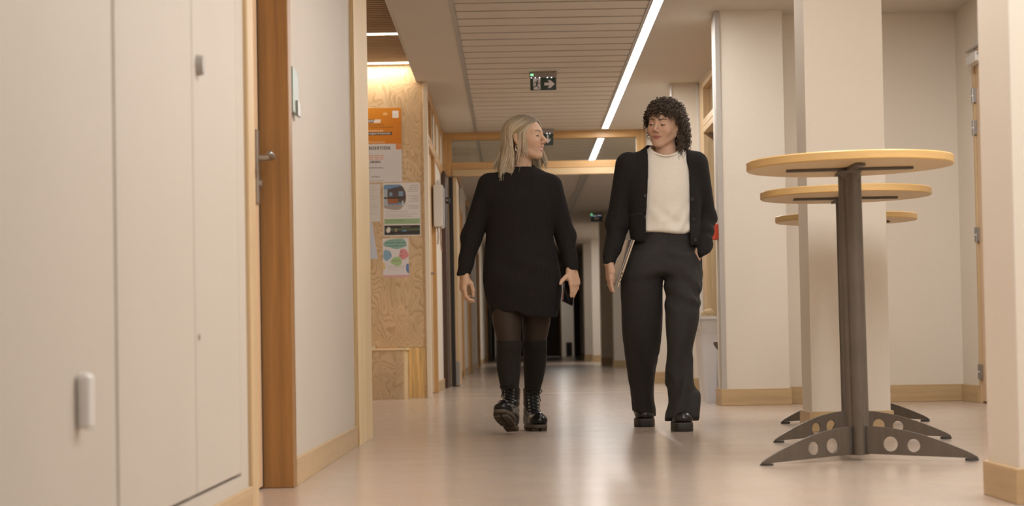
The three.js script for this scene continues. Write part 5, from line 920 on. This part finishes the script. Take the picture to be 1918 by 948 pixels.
  for (const [x, y] of [[0.137, 1.144], [0.141, 1.043], [0.146, 0.942]]) { const z = frontZ(cardigan, x, y), b = new THREE.CylinderGeometry(0.0095, 0.0105, 0.004, 20).toNonIndexed(); b.rotateX(Math.PI / 2); b.rotateY(0.55); b.translate(x, y, z + 0.003); mesh('button', metricUV(b), mat(0x2c2a29, 0.35), cm); }
  { const x = -0.092; for (const y of [1.165, 1.06]) { const z = frontZ(cardigan, x - 0.006, y); mesh('buttonhole', metricUV(tube([V(x - 0.008, y - 0.006, z + 0.001), V(x - 0.006, y + 0.006, z + 0.001)], 0.0013, 4, 6)), mat(0x9a958e, 0.6), cm); } }
  { const pts = []; for (let i = 0; i <= 8; i++) { const x = lerp(-0.175, -0.115, i / 8), y = 1.075; pts.push(V(x, y + 0.003 * i / 8, frontZ(cardigan, x, y) + 0.0005)); } mesh('pocket_seam', metricUV(tube(pts, 0.0014, 16, 5)), mat(0x4d4944, 0.8), cm); }
  // ---- wide trousers
  const hips = loftY([[0.995, 0.006, 0, 0.142, 0.108], [0.95, 0.004, 0.0, 0.152, 0.112], [0.9, -0.004, 0, 0.168, 0.120], [0.82, -0.012, 0.002, 0.188, 0.128], [0.755, -0.02, 0.006, 0.198, 0.125], [0.70, -0.02, 0.006, 0.196, 0.12]]);
  const lL = loftY([[0.85, -0.095, 0, 0.10, 0.12], [0.754, -0.114, -0.01, 0.105, 0.118], [0.62, -0.115, -0.05, 0.103, 0.108], [0.497, -0.113, -0.11, 0.100, 0.10], [0.39, -0.110, -0.19, 0.087, 0.092], [0.32, -0.105, -0.25, 0.077, 0.085], [0.2, -0.098, -0.35, 0.065, 0.08], [0.07, -0.090, -0.43, 0.056, 0.085], [0.04, -0.089, -0.44, 0.055, 0.085]]);
  const lR = loftY([[0.85, 0.075, 0.0, 0.10, 0.12], [0.754, 0.087, 0.025, 0.094, 0.112], [0.62, 0.080, 0.06, 0.087, 0.10], [0.53, 0.073, 0.08, 0.081, 0.092], [0.435, 0.062, 0.095, 0.068, 0.08], [0.37, 0.057, 0.098, 0.064, 0.075], [0.298, 0.0555, 0.098, 0.064, 0.074], [0.18, 0.067, 0.105, 0.079, 0.09], [0.055, 0.067, 0.12, 0.083, 0.102], [0.03, 0.067, 0.12, 0.083, 0.102]]);
  const trousers = (x, y, z) => {
    const f = fbm(x * 7, y * 4, z * 7, 3);
    let a = lL(x, y, z, false), b = lR(x, y, z, false), h = hips(x, y, z, false);
    if (Math.min(a, b, h) > 0.14) return Math.min(a, b, h) - 0.08;
    a += 0.005 * f + 0.0075 * Math.sin(x * 70 + y * 14 + 4 * f) * smooth(0.55, 0.25, y); b += 0.004 * f + 0.010 * Math.sin(x * 58 - y * 26 + 5 * f) * smooth(0.5, 0.2, y) + 0.005 * Math.sin(y * 60 + x * 26 + 6 * f) * smooth(0.86, 0.78, y) * smooth(0.55, 0.66, y);
    h += 0.003 * f + 0.004 * Math.sin(y * 75 + x * 20 + 5 * f) * smooth(0.94, 0.86, y) * smooth(-0.02, 0.05, x);
    a = smax(a, 0.066 - (x + 0.09) * 0.25 - y, 0.005); b = smax(b, 0.046 - 0.0 * x + 0.02 * smooth(0.10, 0.2, z) - y, 0.005);
    a = smax(a, y - 0.87, 0.03); b = smax(b, y - 0.87, 0.03); h = Math.max(smax(h, 0.775 - y, 0.03), y - 0.993);
    return smax(smin(smin(a, b, 0.004), h, 0.045), -lapBox(x, y, z), 0.003);
  };
  M.trousers = knit([55, 53, 52], 0.8, 18, 150, 0.12, 0.0004);
  const tr = mesh('trousers', surfaceNet(trousers, [-0.24, 0.03, -0.56], [0.21, 1.005, 0.25], 0.0065), M.trousers, P);
  { const pts = []; for (let i = 0; i <= 16; i++) { const y = lerp(0.975, 0.80, i / 16), x = 0.012 - 0.02 * Math.pow(i / 16, 3) * 1; pts.push(V(x, y, frontZ(trousers, x, y))); } mesh('fly_seam', metricUV(tube(pts, 0.0022, 24, 5)), M.trousers, tr); }
  { const pts = []; for (let i = 0; i <= 20; i++) { const x = lerp(-0.135, 0.14, i / 20), y = 0.938; pts.push(V(x, y, frontZ(trousers, x, y))); } mesh('waistband_seam', metricUV(tube(pts, 0.0018, 30, 5)), M.trousers, tr); }
  // ---- shoes with thick soles
  M.shoeLeather = new THREE.MeshPhysicalMaterial({ color: 0x1d1a19, roughness: 0.32, clearcoat: 0.2 }); M.shoeSole = mat(0x2a2522, 0.6);
  const up = (x, y, z) => smax(smin(smin(cone(x, y, z, [0, 0.07, 0.05], [0, 0.066, 0.16], 0.043, 0.042), ell(x, y, z, 0.002, 0.062, 0.19, 0.05, 0.037, 0.055), 0.03), cone(x, y, z, [0, 0.09, 0.05], [0, 0.14, 0.045], 0.04, 0.038), 0.03), 0.036 - y, 0.004);
  const upG = surfaceNet(up, [-0.07, 0.02, -0.02], [0.07, 0.19, 0.27], 0.0045);
  const so = new THREE.Shape(); for (let i = 0; i <= 48; i++) { const a = i / 48 * Math.PI * 2, zz = 0.124 - Math.cos(a) * 0.13, t = clamp(zz / 0.255, 0, 1), w = lerp(0.041, 0.053, smooth(0.25, 0.7, t)) * Math.pow(Math.abs(Math.sin(a)), 0.5); (i ? so.lineTo : so.moveTo).call(so, Math.sign(Math.sin(a)) * w, -zz); }
  const soG = new THREE.ExtrudeGeometry(so, { depth: 0.034, bevelEnabled: true, bevelSize: 0.003, bevelThickness: 0.003, bevelSegments: 2 }); soG.rotateX(-Math.PI / 2); soG.translate(0, 0.003, 0); const soM = metricUV(toCreasedNormals(soG, 0.6));
  const welt = (() => { const pts = []; for (let i = 0; i <= 40; i++) { const a = i / 40 * Math.PI * 2, zz = 0.124 - Math.cos(a) * 0.13, t = clamp(zz / 0.255, 0, 1), w = lerp(0.041, 0.053, smooth(0.25, 0.7, t)) * Math.pow(Math.abs(Math.sin(a)), 0.5); pts.push(V(Math.sign(Math.sin(a)) * w, 0.041, zz)); } return metricUV(tube(pts, 0.002, 80, 5)); })();
  for (const [x, z, yaw] of [[-0.09, -0.585, 0.0], [0.048, 0.0, 0.05]]) { const s = mesh('shoe', upG, M.shoeLeather, P); s.position.set(x, 0, z); s.rotation.y = yaw; mesh('sole', soM, M.shoeSole, s); mesh('welt', welt, mat(0x5d5349, 0.6), s); }
  // ---- hair: springy curls over a dark cap
  {
    const g = []; const R = [0.078, 0.089, 0.098];
    const hang = V(0, -1, 0).transformDirection(HF.inv);
    const curl = (dir, L, lift, hr, turns, rad, back = 0) => {
      const n = V(...dir).normalize(), r0 = V(n.x * R[0], 0.028 + n.y * R[1], -0.012 + n.z * R[2]), seg = Math.max(18, Math.round(turns * 9)), core = [];
      const ph = rr(0, 6.28), sw = V(rr(-1, 1), rr(-0.3, 0.3), rr(-1, 1)).multiplyScalar(0.012);
      for (let i = 0; i <= seg; i++) { const t = i / seg; core.push(r0.clone().addScaledVector(n, lift * (1 - Math.exp(-3.2 * t))).addScaledVector(hang, L * t * t * 0.75 + L * 0.2 * t).addScaledVector(sw, t).add(V(0, 0, -back * t))); }
      const pts = core.map((c, i) => { const t = i / seg, T = core[Math.min(seg, i + 1)].clone().sub(core[Math.max(0, i - 1)]).normalize(), u = Math.abs(T.x) < 0.8 ? V(1, 0, 0) : V(0, 0, 1), B = T.clone().cross(u).normalize(), C = T.clone().cross(B), a = ph + t * turns * 6.283, h = hr * smooth(0, 0.2, t) * (1 - 0.25 * t); return c.clone().addScaledVector(B, Math.cos(a) * h).addScaledVector(C, Math.sin(a) * h); });
      const k = rr(0.5, 1.6); g.push(paintGeo(tube(pts, t => rad * (1 - 0.6 * smooth(0.75, 1, t)), seg, 5), 0.074 * k, 0.052 * k, 0.037 * k));
    };
    let made = 0, guard = 0;
    while (made < 980 && guard++ < 6000) {
      const a = rr(0, 6.283), u = rr(-0.55, 1), s = Math.sqrt(1 - u * u), d = [Math.sin(a) * s, u, Math.cos(a) * s];     // a = 0 faces forward
      const front = d[2] > 0.28; if (front && d[1] < 0.52 - 0.12 * Math.abs(d[0])) continue; if (d[2] > 0.12 && d[1] < 0.05) continue; if (d[1] < -0.1 && d[2] > -0.1) continue;
      made++;
      const top = d[1] > 0.6, side = Math.abs(d[0]) > 0.5;
      if (front) curl(d, rr(0.040, 0.078), rr(0.018, 0.036), rr(0.007, 0.011), rr(2, 3.5), rr(0.0012, 0.0024));
      else if (top) curl(d, rr(0.04, 0.085), rr(0.02, 0.042), rr(0.008, 0.012), rr(2.5, 4.5), rr(0.0013, 0.0026));
      else if (side) curl(d, d[0] < 0 ? rr(0.045, 0.075) : rr(0.07, 0.12), rr(0.016, 0.034), rr(0.008, 0.012), rr(3, 5), rr(0.0013, 0.0026), rr(0, 0.02));
      else curl(d, rr(0.10, 0.17), rr(0.012, 0.034), rr(0.008, 0.012), rr(4, 6), rr(0.0013, 0.0026));
    }
    // longer curls behind the ears, framing the neck
    for (let i = 0; i < 190; i++) { const s = i % 2 ? 1 : -1; curl([s * rr(0.75, 1), rr(-0.25, 0.25), s < 0 ? rr(-0.75, -0.42) : rr(-0.5, -0.16)], s < 0 ? rr(0.07, 0.13) : rr(0.11, 0.17), rr(0.014, 0.034), rr(0.008, 0.012), rr(4.5, 7), rr(0.0013, 0.0026), rr(-0.01, 0.02)); }
    for (let i = 0; i < 26; i++) curl([rr(0.86, 1), rr(-0.1, 0.2), rr(-0.22, -0.08)], rr(0.18, 0.225), rr(0.004, 0.018), rr(0.007, 0.010), rr(6, 8), rr(0.0014, 0.0025), rr(-0.04, -0.025));
    for (let i = 0; i < 44; i++) { const s = i % 2 ? 1 : -1; curl([s * rr(0.7, 0.95), rr(0.25, 0.6), rr(0.1, 0.35)], rr(0.05, 0.085), rr(0.016, 0.03), rr(0.007, 0.011), rr(3, 4.5), rr(0.0012, 0.0022)); }
    const cap = (x, y, z) => { const d = ell(x, y, z, 0, 0.030, -0.014, R[0] + 0.008, R[1] + 0.012, R[2] + 0.008), lim = y > 0.05 ? 0.035 + (y - 0.05) * 1.5 : -0.012 + (y + 0.02) * 0.5; return Math.max(d, z - lim, -0.085 - y); };
    g.push(paintGeo(surfaceNet(cap, [-0.11, -0.1, -0.14], [0.11, 0.15, 0.12], 0.005), 0.074, 0.052, 0.037));
    const hg = merge(g); hg.applyMatrix4(HF.m); mesh('hair', hg, M.hair, P);
    const er = [new THREE.SphereGeometry(0.0075, 18, 14).toNonIndexed()]; er[0].translate(0.080, -0.056, 0.000); const em = mesh('earring', er[0].applyMatrix4(HF.m), mat(0xbfd0c8, 0.25), P); const hk = new THREE.TorusGeometry(0.006, 0.0011, 6, 14).toNonIndexed(); hk.rotateY(Math.PI / 2); hk.translate(0.080, -0.043, 0); mesh('hook', metricUV(hk.applyMatrix4(HF.m)), M.steel, em);
  }
  // ---- the laptop under her right arm
  {
    const t = thing('laptop', 'closed silver laptop tucked under the curly haired woman\'s arm', 'laptop', 0.75, 0, 9.75);
    const pl = (a, b, cc, x, y, z, r) => { const g = new RoundedBoxGeometry(a, b, cc, 3, r).toNonIndexed(); g.translate(x, y, z); return metricUV(g.applyMatrix4(m)); };
    const silver = mat(0x9c9a9d, 0.35, { metalness: 0.55 }), rimM = mat(0xcdbba3, 0.3, { metalness: 0.55 });
    mesh('lid', pl(0.31, L, 0.0065, 0, 0, s * 0.0052, 0.003), silver, t);
    const base = mesh('base', pl(0.31, L, 0.0095, 0, 0, -s * 0.0045, 0.003), rimM, t);
    for (const [y, l] of [[-0.075, 0.010], [-0.055, 0.014], [-0.095, 0.005]]) mesh('port', pl(0.003, l, 0.0045, -0.1545, y, -s * 0.0045, 0.001), mat(0x1a1716, 0.4), base);
  }
}
renderer.render(scene, camera);
